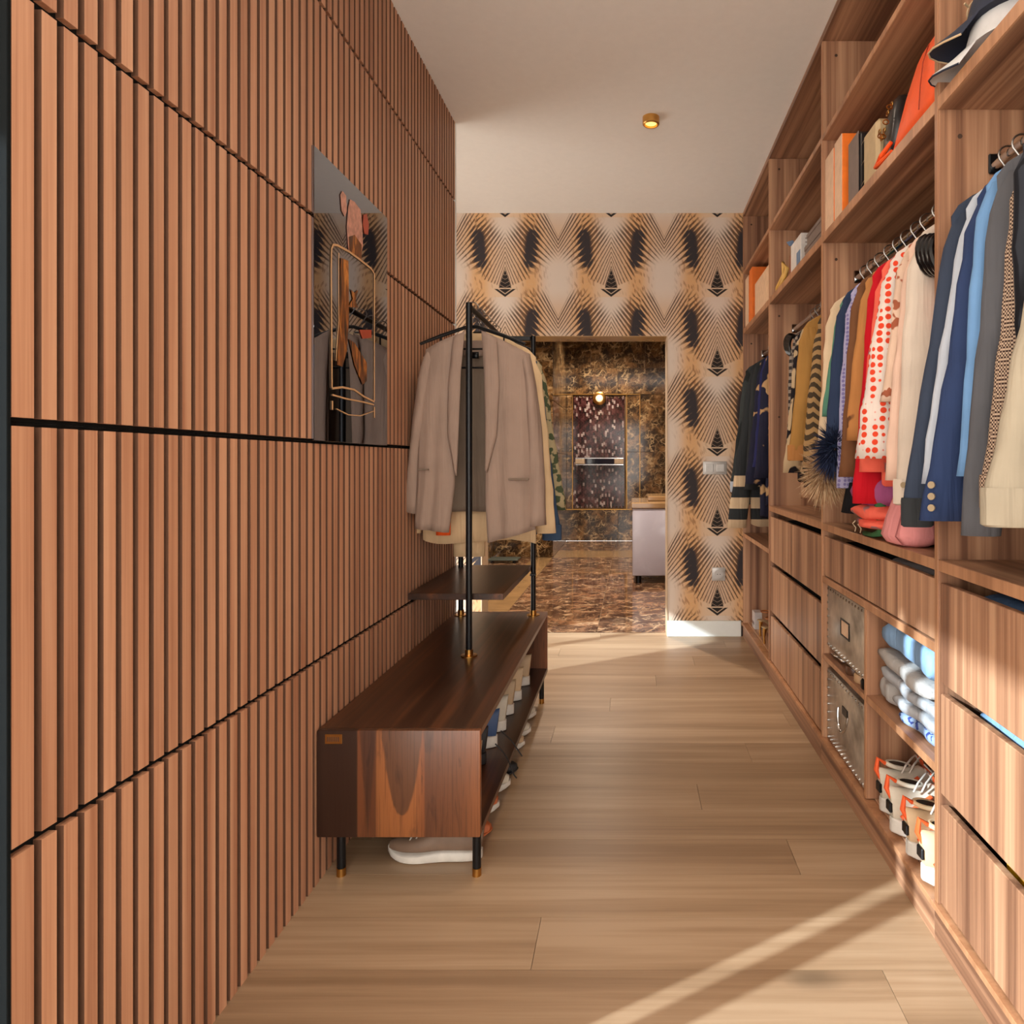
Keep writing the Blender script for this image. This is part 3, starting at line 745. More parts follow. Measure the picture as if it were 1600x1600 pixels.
fab = fabric
fb = dict(
    cream=fab('cream_cloth', (216, 190, 158)), green=fab('green_cloth', (90, 140, 118)), navy=fab('navy_cloth', (44, 56, 82)),
    lavender=fab('lavender_cloth', (168, 164, 196), (120, 112, 160), 'dots', 70), brown=fab('brown_cloth', (112, 74, 48)),
    camel=fab('camel_cloth', (178, 122, 70), (96, 62, 40), 'blot', 14, thr=0.60), red=fab('red_cloth', (186, 20, 34)), coral=fab('coral_cloth', (232, 104, 84), (150, 110, 110), 'blot', 16, thr=0.58),
    hearts=fab('heart_print', (214, 200, 190), (206, 66, 40), 'dots', 44), floral=fab('floral_print', (208, 178, 156), (150, 84, 60), 'blot', 30, thr=0.55),
    blush=fab('blush_cloth', (214, 180, 160)), linen=fab('linen_cloth', (200, 184, 168)), orange=fab('orange_cloth', (236, 92, 34)),
    pink=fab('pink_cloth', (216, 140, 138)), purple=fab('purple_cloth', (150, 78, 120)), leafgreen=fab('leaf_green', (60, 104, 64)),
    charcoal=fab('charcoal_cloth', (46, 48, 50)), charcoal2=fab('charcoal_knit', (56, 60, 60), (36, 38, 38), 'vstripe', 160), bold=fab('bold_stripe', (198, 172, 140), (44, 46, 48), 'hemstripe', 46),
    navyflower=fab('navy_flower', (34, 34, 52), (176, 140, 100), 'blot', 12, thr=0.58), indigo=fab('indigo_cloth', (40, 42, 84)),
    animal=fab('animal_print', (196, 170, 134), (34, 30, 34), 'blot', 13, thr=0.48), mustard=fab('mustard_cloth', (168, 124, 66)), zigzag=fab('zigzag_cloth', (170, 136, 92), (72, 60, 46), 'zigzag', 150),
    tan=fab('tan_cloth', (188, 146, 112)), knitgrey=fab('grey_knit', (150, 136, 124), (60, 54, 52), 'check', 190), black=fab('black_cloth', (24, 24, 28)),
    denim=fab('dark_denim', (52, 60, 76)), white=fab('white_cloth', (176, 182, 192)), blazer_navy=fab('navy_suiting', (44, 58, 92)), skyblue=fab('sky_blue', (104, 142, 184)),
    grey=fab('grey_suiting', (84, 84, 88)), houndstooth=fab('brown_check', (62, 44, 38), (180, 156, 134), 'check', 800), pleat=fab('pleated_black', (44, 46, 52), (22, 22, 26), 'vstripe', 300),
    khaki=fab('khaki_cloth', (160, 148, 128)), steelblue=fab('steel_blue', (96, 116, 142)),
    taupe=fab('taupe_suiting', (150, 128, 114)), taupe_in=fab('taupe_lining', (122, 106, 92)), denimblue=fab('blue_denim', (56, 74, 98)), camo=fab('green_floral', (176, 160, 124), (74, 84, 60), 'blot', 26, thr=0.50),
    creamknit=fab('cream_knit', (218, 188, 148)), furcream=fab('cream_feather', (206, 176, 140), (160, 122, 86), 'fur'), furnavy=fab('navy_feather', (46, 56, 84), (26, 30, 48), 'fur'),
)
M['button'] = plain('button_horn', (150, 130, 100), 0.3)

H2 = 'black velvet hanger on the rail of the middle bay'
# bay 3, far to near
for a in (
    ('shirt', 'cream shirt at the far end of the middle rail with cream feather cuffs', 'shirt', 2.63, fb['cream'], dict(fur=fb['furcream'], length=0.66, sleeve=0.60, lean=0.05, fwd=0.10, furlen=0.10)),
    ('blouse', 'sea green blouse between the cream shirt and the navy one', 'blouse', 2.55, fb['green'], dict(length=0.60, sleeve=0.40, w=0.31)),
    ('shirt', 'slate navy shirt with navy feather cuff on the middle rail', 'shirt', 2.47, fb['navy'], dict(length=0.66, sleeve=0.52, fur=fb['furnavy'], lean=0.05, fwd=0.06, furlen=0.085)),
    ('shirt', 'pale lavender dotted shirt on the middle rail', 'shirt', 2.38, fb['lavender'], dict(length=0.70, sleeve=0.66, lean=0.02)),
    ('jacket', 'plain dark brown suede jacket left of the camel one', 'jacket', 2.30, fb['brown'], dict(length=0.66, sleeve=0.62, w=0.35)),
    ('jacket', 'camel jacket with ragged brown trim beside the red garment', 'jacket', 2.23, fb['camel'], dict(length=0.62, sleeve=0.50, smat=fb['camel'])),
    ('dress', 'bright red dress hanging in the middle bay', 'dress', 2.15, fb['red'], dict(length=0.78, sleeve=0.70, w=0.35, lean=0.02, r1=0.046)),
    ('dress', 'coral dress with blurred grey flowers next to the red dress', 'dress', 2.08, fb['coral'], dict(length=0.72, sleeve=0.60, w=0.34, lean=0.03, r0=0.055, r1=0.05)),
    ('blouse', 'white blouse printed all over with small red hearts', 'blouse', 1.995, fb['hearts'], dict(length=0.56, sleeve=0.56, w=0.35, flare=1.15, r0=0.055, r1=0.085, thick=0.06)),
    ('blouse', 'pinkish blouse with brown flower print behind the linen jacket', 'blouse', 1.93, fb['floral'], dict(length=0.62, sleeve=0.40, w=0.33)),
    ('shirt', 'long blush pink shirt behind the linen jacket', 'shirt', 1.88, fb['blush'], dict(length=0.80, sleeve=0.62, w=0.34)),
    ('jacket', 'off-white linen jacket with a buttoned cuff at the near end', 'jacket', 1.815, fb['linen'], dict(length=0.70, sleeve=0.66, w=0.35, cuff=fb['linen'], r0=0.062, r1=0.052, buttons=1, lean=0.02)),
    ('top', 'bright orange sleeveless top beside the near upright of the middle bay', 'top', 1.755, fb['orange'], dict(length=0.30, sleeve=0, w=0.30, thick=0.03, collar=False)),
):
    garment(a[0], a[1], a[2], a[3], a[4], rz=random.uniform(-0.04, 0.04), hang_label=H2, **a[5])
H3 = 'black velvet hanger on the rail of the second bay'
for a in (
    ('cardigan', 'grey patterned cardigan at the far end of the second rail', 'cardigan', 3.36, fb['knitgrey'], dict(length=0.70, sleeve=0.60, w=0.28, lean=0.0)),
    ('skirt', 'long plain tan garment hanging lower in the second bay', 'skirt', 3.28, fb['tan'], dict(length=0.82, sleeve=0, w=0.24)),
    ('blouse', 'black and cream animal print blouse in the second bay', 'blouse', 3.18, fb['animal'], dict(length=0.74, sleeve=0.62, w=0.32)),
    ('jacket', 'black jacket squeezed between animal print and mustard garments', 'jacket', 3.09, fb['black'], dict(length=0.76, sleeve=0.44, w=0.31)),
    ('cardigan', 'mustard yellow cardigan in the second bay', 'cardigan', 3.0, fb['mustard'], dict(length=0.62, sleeve=0.54, w=0.36, cuff=fb['camel'])),
    ('cardigan', 'mustard and black zigzag cardigan next to the middle bay', 'cardigan', 2.87, fb['zigzag'], dict(length=0.62, sleeve=0.60, w=0.30)),
    ('trousers', 'plain black trousers hanging lowest in the second bay', 'trousers', 2.82, fb['black'], dict(length=0.80, sleeve=0, w=0.28, collar=False)),
):
    garment(a[0], a[1], a[2], a[3], a[4], rz=random.uniform(-0.04, 0.04), hang_label=H3, **a[5])
H4 = 'black velvet hanger on the rail of the farthest bay'
for a in (
    ('coat', 'charcoal wool coat nearest the palm wallpaper, white label on its cuff', 'coat', 4.40, fb['charcoal2'], dict(length=0.92, sleeve=0.74, w=0.40, lean=0.06, cuff=fb['white'])),
    ('coat', 'charcoal and cream broad-striped coat in the farthest bay', 'coat', 4.28, fb['bold'], dict(length=1.05, sleeve=0.98, w=0.38, smat=fb['bold'], lean=0.09, r1=0.06)),
    ('jacket', 'plain black-grey jacket in the farthest bay', 'jacket', 4.18, fb['charcoal'], dict(length=0.80, sleeve=0.74, w=0.36)),
    ('dress', 'navy dress with tan flowers in the farthest bay', 'dress', 4.06, fb['navyflower'], dict(length=0.98, sleeve=0.70, w=0.34, r1=0.06)),
    ('jacket', 'indigo blue jacket beside the flowered dress', 'jacket', 3.98, fb['indigo'], dict(length=0.70, sleeve=0.60, w=0.33)),
    ('dress', 'second, smaller dark flowered dress against the upright', 'dress', 3.89, fb['navyflower'], dict(length=0.90, sleeve=0.66, w=0.34)),
):
    garment(a[0], a[1], a[2], a[3], a[4], rz=random.uniform(-0.04, 0.04), hang_label=H4, **a[5])
H5 = 'black hanger on the rail of the nearest bay'
for a in (
    ('jacket', 'dark denim jacket, leftmost sleeve of the nearest bay', 'jacket', 1.635, fb['denim'], dict(length=0.72, sleeve=0.70, w=0.34, lean=0.085, r0=0.054, r1=0.038, cuff=fb['charcoal'], fwd=0.0)),
    ('shirt', 'white shirt between the denim jacket and navy blazer', 'shirt', 1.575, fb['white'], dict(length=0.70, sleeve=0.62, w=0.318, lean=0.065, r0=0.048)),
    ('blazer', 'navy blue blazer with three buttons on its cuff', 'blazer', 1.51, fb['blazer_navy'], dict(length=0.70, sleeve=0.70, w=0.33, lean=0.08, r0=0.062, r1=0.055, buttons=3, fwd=0.0)),
    ('shirt', 'sky blue shirt just behind the grey suit jacket', 'shirt', 1.447, fb['skyblue'], dict(length=0.62, sleeve=0.60, w=0.36)),
    ('blazer', 'mid grey suit jacket in the nearest bay', 'blazer', 1.39, fb['grey'], dict(length=0.74, sleeve=0.72, w=0.37, lean=0.04, r0=0.058)),
    ('jacket', 'brown and cream finely checked jacket sleeve in the nearest bay', 'jacket', 1.33, fb['houndstooth'], dict(length=0.66, sleeve=0.64, w=0.34, lean=0.04, cuff=fb['houndstooth'])),
    ('dress', 'black pleated dress hanging in the nearest bay', 'dress', 1.268, fb['pleat'], dict(length=0.72, sleeve=0.42, w=0.42, lean=-0.02)),
    ('coat', 'khaki beige coat with ribbed cuff at the right picture edge', 'coat', 1.20, fb['khaki'], dict(length=0.72, sleeve=0.66, w=0.35, lean=0.09, r0=0.06, r1=0.056, cuff=fb['khaki'])),
    ('shirt', 'steel blue shirt hem below the khaki coat', 'shirt', 1.13, fb['steelblue'], dict(length=0.76, sleeve=0.60, w=0.34)),
):
    garment(a[0], a[1], a[2], a[3], a[4], rz=random.uniform(-0.05, 0.05), hang_label=H5, hang='black', **a[5])

# looser pieces low in the middle bay
def blob(q, cx, cy, cz, rx, ry, rz_, n=18, m_=10, ph=0.0, amp=0.12, flat=0.8):
    rings = []
    for k in range(m_ + 1):
        v = PI * k / m_
        sr = max(0.02, math.sin(v)) ** flat
        rings.append([(cx + rx * sr * math.cos(a) * (1 + amp * math.sin(3 * a + ph + 3 * v)), cy + ry * sr * math.sin(a) * (1 + amp * math.sin(4 * a + ph)), cz + rz_ * math.cos(v) * (1 + 0.3 * amp * math.sin(2 * a + ph))) for a in (2 * PI * j / n for j in range(n))])
    return q.loft(rings)
tag(mk('rolled_top', blob(B(), 0.80, 2.21, 1.105, 0.078, 0.13, 0.052, ph=1, flat=0.6), fb['purple'], None, 'all', (0.8, 2.1, 1.03)), 'purple rolled top tucked below the heart print blouse', 'top')
tag(mk('scarf', blob(blob(B(), 0.80, 2.19, 1.040, 0.085, 0.13, 0.026, ph=2, amp=0.1, flat=0.6), 0.80, 2.17, 1.006, 0.08, 0.12, 0.018, ph=4, amp=0.1, flat=0.6), fb['coral'], None, 'all', (0.8, 2.06, 0.99)), 'coral folded scarf under the purple top', 'scarf')
t = thing('skirt', 'short black skirt with one pale button hanging low in the middle bay', 'skirt', (0.82, 2.40, 0.98))
q = B(); n = 24
q.loft([[(0.82 + math.cos(a) * (0.075 + 0.006 * k), 2.36 + math.sin(a) * (0.07 + 0.012 * k) * (1 + 0.08 * math.sin(5 * a)), 1.13 - 0.035 * k) for a in (2 * PI * j / n for j in range(n))] for k in range(4)])
mk('panel', q, fb['black'], t, 'all')
mk('button', B().tube([(0.757, 2.262, 1.03), (0.754, 2.256, 1.03)], 0.008, 10), 'button', t, True)
q = B()
for k, (x0, y0) in enumerate(((0.765, 2.34), (0.770, 2.30))):
    q.tube([(x0, y0, 1.0), (x0 - 0.01, y0, 0.99), (x0 + 0.004, y0 + 0.01, 0.975), (x0 - 0.002, y0, 0.962)], 0.002, 6)
mk('loose_thread', q, fb['cream'], t, True)
q = B(); pts = [(0.80, 2.20, 1.10), (0.775, 2.13, 1.06), (0.775, 2.12, 1.01), (0.775, 2.12, 0.982), (0.770, 2.18, 0.968), (0.765, 2.25, 0.966)]
q.tube(pts, [0.016, 0.02, 0.020, 0.014, 0.009, 0.008], 8)
tag(mk('sash', q, fb['leafgreen'], None, 'all', (0.79, 2.18, 0.96)), 'green fabric sash trailing onto the middle shelf', 'sash')
q = B(); rings = []; PBX, PBY = 0.815, 1.985
for z, rx, ry in ((1.20, 0.035, 0.05), (1.10, 0.05, 0.06), (1.04, 0.072, 0.072), (0.99, 0.085, 0.08), (0.968, 0.07, 0.07), (0.958, 0.04, 0.05)):
    rings.append([(PBX + rx * math.cos(a) * (1 + 0.05 * math.sin(3 * a)), PBY + ry * math.sin(a), z) for a in (2 * PI * j / 22 for j in range(22))])
q.loft(rings)
t = thing('handbag', 'soft pink bag standing on the middle shelf under the linen jacket', 'handbag', (PBX, PBY, 0.957))
mk('pouch', q, fb['pink'], t, 'all')
mk('seam', B().tube([(0.765, 1.935, 1.06), (0.752, 1.93, 1.02), (0.742, 1.925, 0.99), (0.765, 1.93, 0.965)], 0.002, 6), plain('seam_rose', (150, 80, 80), 0.7), t, True)
def hanger_bundle(label, x, y, z, k=4):
    t = thing('hanger_bundle', label, 'hangers', (x, y, z))
    for i in range(k):
        q = B(); q.tube([(x + 0.002 * i + 0.030 * math.cos(u_), y - 0.02 * i + 0.018 * math.sin(u_), z + 0.055 * math.sin(u_) - 0.006 * i) for u_ in (2 * PI * j / 18 for j in range(18))], 0.0095, 8, closed=True)
        mk('hanger_end', q, M['gloss_black'], t, True)
    mk('hook', B().tube([(x + 0.02, y, z + 0.05), (x + 0.08, y - 0.01, z + 0.09), (0.90, y - 0.01, 1.925)], 0.003, 6), 'wire', t, True)
M['gloss_black'] = plain('gloss_black', (14, 14, 16), 0.18)
hanger_bundle('bunch of glossy black hangers at the near end of the middle rail', 0.785, 1.80, 1.745)
hanger_bundle('bunch of glossy black hangers at the far end of the second rail', 0.80, 3.44, 1.79)

# ------------------------------------------------------------------ items on the upper shelves
def boxthing(name, label, cat, x0, x1, y0, y1, z0, z1, body, face=None, group=None, lid=0.0, r=0.002):
    t = thing(name, label, cat, ((x0 + x1) / 2, (y0 + y1) / 2, z0), group)
    zt = z1 - lid if lid else z1
    mk('carton', B().bbox(x0, x1, y0, y1, z0 + 0.0005, zt - (0.0005 if lid else 0), r), body, t)
    if lid: mk('lid', B().bbox(x0 - 0.002, x1 + 0.002, y0 - 0.002, y1 + 0.002, zt, z1, r), body, t)
    if face: mk('front_panel', B().bbox(x0 - 0.0025, x0 - 0.0003, y0 + 0.001, y1 - 0.001, z0 + 0.001, z1 - 0.001, 0.0005), face, t)
    return t
M['orange_card'] = plain('orange_card', (238, 118, 30), 0.5)
M['cream_card'] = plain('cream_card', (226, 190, 156), 0.6)
M['peach_card'] = plain('peach_card', (224, 186, 150), 0.6)
boxthing('gift_box', 'orange box with cream front, left one on the middle bay upper shelf', 'box', 0.772, 0.99, 2.615, 2.725, AZ, 2.405, 'orange_card', 'cream_card')
boxthing('gift_box', 'orange box with cream front beside the black patterned bag', 'box', 0.772, 0.99, 2.51, 2.600, AZ, 2.410, 'orange_card', 'cream_card')
boxthing('gift_box', 'narrow cream-fronted box by the wallpaper in the farthest bay', 'box', 0.772, 0.99, 4.52, 4.65, AZ, 2.44, 'orange_card', 'cream_card')
boxthing('gift_box', 'plain orange box in the farthest bay', 'box', 0.772, 0.99, 4.40, 4.505, AZ, 2.46, 'orange_card')
boxthing('storage_box', 'peach cardboard box in the farthest bay beside orange boxes', 'box', 0.772, 1.05, 3.835, 4.30, AZ, 2.32, 'peach_card')
M['grey_card'] = plain('grey_card', (120, 104, 96), 0.6)
boxthing('shoe_box', 'flat grey box, lower of two on the second bay shelf', 'box', 0.775, 1.05, 2.78, 3.07, AZ, 2.165, 'grey_card', lid=0.02)
boxthing('shoe_box', 'flat grey box, upper of two on the second bay shelf', 'box', 0.780, 1.04, 2.80, 3.05, 2.1655, 2.215, 'grey_card', lid=0.018)
t = boxthing('gift_box', 'white box with printed lines and blue corner patches in the second bay', 'box', 0.780, 0.93, 3.16, 3.36, AZ, 2.262, plain('white_card', (206, 200, 194), 0.6))
for k in range(4): mk('printed_line', B().box(0.80, 0.90, 3.1588, 3.1598, 2.18 + k * 0.018, 2.184 + k * 0.018), 'grey_card', t)
M['blue_paper'] = plain('blue_paper', (96, 120, 150), 0.6)
mk('blue_patch', B().bbox(0.7785, 0.7798, 3.17, 3.24, 2.12, 2.19, 0.0004), 'blue_paper', t)
mk('blue_tab', B().sheet([[(0.772, 3.36, 2.262), (0.772, 3.42, 2.30)], [(0.80, 3.35, 2.264), (0.80, 3.40, 2.303)]], 0.002, (0, 0, 1)), 'blue_paper', t)
q = B()
q.tube([(0.79, 3.74, 2.117), (0.785, 3.68, 2.14), (0.80, 3.60, 2.19), (0.785, 3.56, 2.24), (0.80, 3.53, 2.20), (0.79, 3.57, 2.15), (0.78, 3.62, 2.122)], [0.008, 0.014, 0.012, 0.008, 0.013, 0.012, 0.008], 8)
tag(mk('ribbon', q, plain('yellow_ribbon', (214, 168, 84), 0.4), None, 'all', (0.79, 3.6, AZ)), 'twisted yellow ribbon on the second bay upper shelf', 'ribbon')
boxthing('book', 'small brown book leaning next to the yellow ribbon', 'book', 0.80, 0.92, 3.43, 3.48, AZ, 2.25, plain('brown_cover', (136, 78, 50), 0.6))
def handbag(name, label, cat, x0, x1, y0, y1, z0, prof, mat, handle=None, hmat='brass', pattern=None):
    t = thing(name, label, cat, ((x0 + x1) / 2, (y0 + y1) / 2, z0)); n = 10; rings = []
    for f, h, ins in prof:            # f along y (0 near), h height, ins inset at the top
        yy = y0 + (y1 - y0) * f; wx = (x1 - x0) / 2; cx = (x0 + x1) / 2
        r = []
        for j in range(16):
            a = 2 * PI * j / 16; c_, s_ = sup(a, 0.55)
            k = (s_ + 1) / 2
            r.append((cx + c_ * wx * (1 - ins * k), yy, z0 + h * k))
        rings.append(r)
    mk('bag_body', B().loft(rings), mat, t, 'all')
    if handle: mk('handle', B().tube(handle, 0.007, 8), hmat, t, True)
    return t
M['orange_leather'] = plain('orange_leather', (238, 88, 30), 0.45, var=0.04)
M['black_leather'] = plain('black_leather', (30, 26, 26), 0.35)
M['beige_leather'] = plain('beige_leather', (182, 156, 116), 0.5)
t = handbag('handbag', 'large bright orange soft bag leaning on the middle bay upper shelf', 'handbag', 0.775, 1.00, 1.745, 2.09, AZ + 0.001, [(0, 0.20, 0.35), (0.04, 0.245, 0.3), (0.3, 0.268, 0.3), (0.55, 0.268, 0.32), (0.8, 0.20, 0.35), (0.95, 0.10, 0.4), (1.0, 0.04, 0.5)], 'orange_leather')
mk('seam', B().tube([(0.772, 1.84, 2.15), (0.780, 1.85, 2.22), (0.792, 1.86, 2.29), (0.812, 1.87, 2.345)], 0.0016, 6), plain('seam_dark', (150, 48, 20), 0.7), t, True)
mk('strap', B().tube([(0.785, 2.07, 2.17), (0.770, 2.11, 2.145), (0.768, 2.15, 2.128), (0.768, 2.10, 2.123), (0.775, 2.04, 2.128)], [0.006, 0.009, 0.009, 0.009, 0.006], 8), 'orange_leather', t, True)
t = handbag('handbag', 'black handbag with a gold chain beside the orange bag', 'handbag', 0.785, 0.95, 2.095, 2.172, AZ + 0.001, [(0, 0.18, 0.3), (0.1, 0.22, 0.3), (0.5, 0.24, 0.3), (0.9, 0.22, 0.3), (1, 0.18, 0.3)], 'black_leather')
for k in range(9):
    a = k / 8; cx = 0.786 - 0.004 * math.sin(PI * a); cy = 2.17 - 0.10 * a; cz = 2.25 - 0.035 * math.sin(a * 5)
    q = B(); q.tube([(cx + (0.009 * math.cos(u_) if k % 2 else 0), cy + 0.009 * math.cos(u_) * (0 if k % 2 else 1), cz + 0.007 * math.sin(u_)) for u_ in (2 * PI * j / 10 for j in range(10))], 0.002, 5, closed=True)
    mk('chain_link', q, 'brass', t, True)
boxthing('handbag', 'stiff beige bag between the black patterned and black chain bags', 'handbag', 0.782, 0.96, 2.185, 2.315, AZ + 0.001, 2.305, 'beige_leather', r=0.012)
t = boxthing('handbag', 'stiff black bag with pale diamond emblems beside orange boxes', 'handbag', 0.782, 0.96, 2.355, 2.465, AZ + 0.001, 2.345, 'black_leather', 'grey_card', r=0.01)
for zz in (2.15, 2.22, 2.29):
    for xx in (0.80, 0.84):
        q = B(); q.tube([(xx, 2.3535, zz + 0.022), (xx + 0.012, 2.3535, zz), (xx, 2.3535, zz - 0.022), (xx - 0.012, 2.3535, zz)], 0.0016, 5, closed=True)
        mk('emblem', q, 'cream_card', t)
def cap(name, label, loc, rz, mat, trim, emblem=None):
    t = thing(name, label, 'cap', (0, 0, 0)); n = 28; rings = []
    for k in range(9):
        f = k / 8; rr = 0.088 * math.cos(f * PI / 2 * 0.97); z = 0.012 + 0.105 * math.sin(f * PI / 2)
        rings.append([(math.cos(a) * rr * 1.08, math.sin(a) * rr, z) for a in (2 * PI * j / n for j in range(n))])
    mk('crown', B().loft(rings), mat, t, True)
    g = []
    for i in range(9):
        a = R(-62 + i * 15.5); row = []
        for j in range(6):
            f = j / 5; r0 = 0.088; ext = 0.085 * math.cos(a * 1.05) * f
            x = math.cos(a) * r0 * 1.08 + ext; y_ = math.sin(a) * (r0 - 0.002)
            row.append((x, y_, 0.020 - 3.2 * y_ * y_ * (0.4 + f) - 0.012 * f))
        g.append(row)
    vz = mk('visor', B().sheet(g, 0.004, (0, 0, 1)), mat, t, True)
    mk('visor_trim', B().tube([tuple(Vector(r[-1]) + Vector((0, 0, 0.001))) for r in g], 0.0022, 6), trim, vz, True)
    mk('top_button', B().lathe([(0.007, 0.1165), (0.006, 0.121), (0.001, 0.1225)], n=10), mat, t, True)
    if emblem:
        q = B()
        for s_ in (-1, 1): q.tube([(0.0 , s_ * 0.012 + 0.014 * math.cos(u_), 0.014 * math.sin(u_)) for u_ in (2 * PI * j / 14 for j in range(14))], 0.0018, 5, closed=True)
        q.tube([(0, -0.045, 0), (0, -0.028, 0)], 0.0018, 5); q.tube([(0, 0.028, 0), (0, 0.045, 0)], 0.0018, 5)
        q.v = [Vector((0.0865 - p.z * 0.45 + p.x, p.y, 0.062 + p.z)) for p in q.v]
        mk('emblem', q, emblem, t, True)
    t.location = loc; t.rotation_euler = (0.0, 0.0, rz); return t
M['cap_navy'] = plain('cap_navy', (34, 40, 58), 0.8); M['cap_white'] = plain('cap_white', (204, 202, 200), 0.8)
M['cap_red'] = plain('cap_red', (232, 84, 64), 0.7); M['cream_piping'] = plain('cream_piping', (206, 178, 140), 0.7)
c1 = cap('cap', 'white cap with dark edging under the navy cap', (0.872, 1.550, AZ + 0.024), R(128), 'cap_white', 'cap_navy')
c2 = cap('cap', 'navy cap with cream-edged visor and embroidered emblem, stacked on top', (0.868, 1.535, AZ + 0.078), R(131), 'cap_navy', 'cream_piping', 'cream_piping')
c3 = cap('cap', 'coral red cap behind the navy cap at the top right corner', (0.86, 1.340, AZ + 0.110), R(100), 'cap_red', 'cap_red')
for c_ in (c1, c2): c_.scale = (1.12, 1.12, 1.12)

# ------------------------------------------------------------------ lower part of the middle bay
m = MT('brushed_metal', 0.30, 0.45); nn = m.noise(m.co, 4, 4, 0.6); M['trunk'] = m.out(m.ramp(nn, [(0.35, (120, 110, 98)), (0.52, (190, 178, 162)), (0.68, (232, 222, 208))]))
def trunk(label, z0, z1, ring):
    ya, yb = 2.252, 2.716
    t = thing('metal_trunk', label, 'trunk', (0.90, 2.48, z0))
    mk('case', B().bbox(0.775, 1.10, ya, yb, z0, z1, 0.006, 2), 'trunk', t, True)
    for k in range(14):
        yy = ya + 0.015 + (yb - ya - 0.03) * k / 13
        for zz in (z0 + 0.012, z1 - 0.012):
            mk('rivet', B().tube([(0.775, yy, zz), (0.7715, yy, zz)], 0.0045, 8), 'chrome', t, True)
    for k in range(1, 8):
        zz = z0 + 0.012 + (z1 - z0 - 0.024) * k / 8
        for yy in (ya + 0.012, yb - 0.012):
            mk('rivet', B().tube([(0.775, yy, zz), (0.7715, yy, zz)], 0.0045, 8), 'chrome', t, True)
    zc = (z0 + z1) / 2; yc = (ya + yb) / 2
    if ring:
        mk('handle_plate', B().bbox(0.771, 0.775, yc - 0.03, yc + 0.03, zc + 0.03, zc + 0.06, 0.001), 'black', t)
        mk('ring_handle', B().tube([(0.766 - 0.008 * math.sin(PI * k / 12), yc - 0.055 * math.cos(PI * k / 12), zc + 0.045 - 0.07 * math.sin(PI * k / 12)) for k in range(13)], 0.0045, 8), 'chrome', t, True)
    else:
        mk('label_holder', B().bbox(0.771, 0.7748, yc - 0.05, yc + 0.05, zc - 0.032, zc - 0.026, 0.001).bbox(0.771, 0.7748, yc - 0.05, yc + 0.05, zc + 0.026, zc + 0.032, 0.001)
           .bbox(0.771, 0.7748, yc - 0.05, yc - 0.044, zc - 0.0255, zc + 0.0255, 0.001).bbox(0.771, 0.7748, yc + 0.044, yc + 0.05, zc - 0.0255, zc + 0.0255, 0.001), 'black', t)
        mk('label_card', B().box(0.7732, 0.7748, yc - 0.043, yc + 0.043, zc - 0.025, zc + 0.025), 'cream_card', t)
trunk('riveted metal trunk with a ring handle, at the bottom of the middle bay', 0.1035, 0.385, True)
trunk('metal trunk with a card holder, on the shelf of the middle bay', 0.470, 0.712, False)
# small things squeezed between shelf and trunk
t = thing('silver_bag', 'crumpled silver pouch in front of the upper metal trunk', 'pouch', (0.765, 2.62, 0.4365))
mk('pouch', blob(B(), 0.83, 2.62, 0.452, 0.055, 0.09, 0.0145, ph=2, amp=0.18), 'chrome', t, 'all')
for k, (yy, lab) in enumerate(((2.46, 'dark brown round tin on the shelf below the upper trunk'), (2.37, 'tan round tin on the shelf below the upper trunk'), (2.30, 'small black tin at the near end below the upper trunk'))):
    tag(mk('tin', B().lathe([(0.001, 0.4362), (0.028, 0.4362), (0.03, 0.440), (0.03, 0.462), (0.027, 0.466), (0.001, 0.466)], 0.80, yy, 18), (plain('tin_brown', (84, 54, 36), 0.4), plain('tin_tan', (176, 140, 104), 0.5), 'black')[k], None, True, (0.80, yy, 0.436)), lab, 'tin')

def folded(name, label, cat, x0, x1, y0, y1, z0, z1, mat, ph, layers=2, group=None):
    """a folded garment: stacked rounded layers joined by a fold at the aisle side"""
    t = thing(name, label, cat, ((x0 + x1) / 2, (y0 + y1) / 2, z0), group)
    q = B(); nx = 9; h = (z1 - z0) / layers
    for L in range(layers):
        a0 = z0 + L * h; rings = []
        for i in range(15):
            f = i / 14; yy = y0 + (y1 - y0) * f; r = []
            e = min(1, math.sin(PI * min(max(f, 0.012), 0.988)) * 7) ** 0.45
            for j in range(20):
                a = 2 * PI * j / 20; c_, s_ = sup(a, 0.42)
                wob = 0.010 * math.sin(4 * f + ph + L) + 0.005 * math.sin(13 * f + ph * 2 + L * 2)
                r.append(((x0 + x1) / 2 + c_ * (x1 - x0) / 2 + (wob if c_ < 0 else 0), yy, a0 + h / 2 + s_ * (h / 2 - 0.0006) * e * (1 - 0.10 * abs(math.sin(5 * f + ph + L)))))
            rings.append(r)
        mk('fold', q.loft(rings), mat, t, 'all'); q = B()
    return t
M['w_linen'] = fab('white_linen', (172, 168, 164)); M['w_towel'] = fab('white_towelling', (166, 168, 172), bump=0.8)
M['b_shirt'] = fab('light_blue_cotton', (138, 172, 208)); M['b_print'] = fab('blue_script_print', (150, 172, 204), (60, 74, 140), 'blot', 60, thr=0.56)
z = 0.4425
folded('folded_garment', 'pale blue garment with dark scribbled print at the foot of the white pile', 'clothing', 0.785, 1.02, 1.73, 2.00, z, z + 0.038, 'b_print', 0, 1)
folded('folded_garment', 'white folded garment low in the pile above the blue print', 'clothing', 0.775, 1.03, 1.74, 2.02, z + 0.039, z + 0.080, 'w_towel', 1, 1)
folded('folded_garment', 'white folded garment on the shelf at the far side of the pile', 'clothing', 0.80, 1.03, 2.03, 2.19, z, z + 0.085, 'w_linen', 2, 1)
folded('folded_garment', 'middle white folded garment of the pile', 'clothing', 0.782, 1.02, 1.76, 2.17, z + 0.081, z + 0.122, 'w_towel', 3, 1)
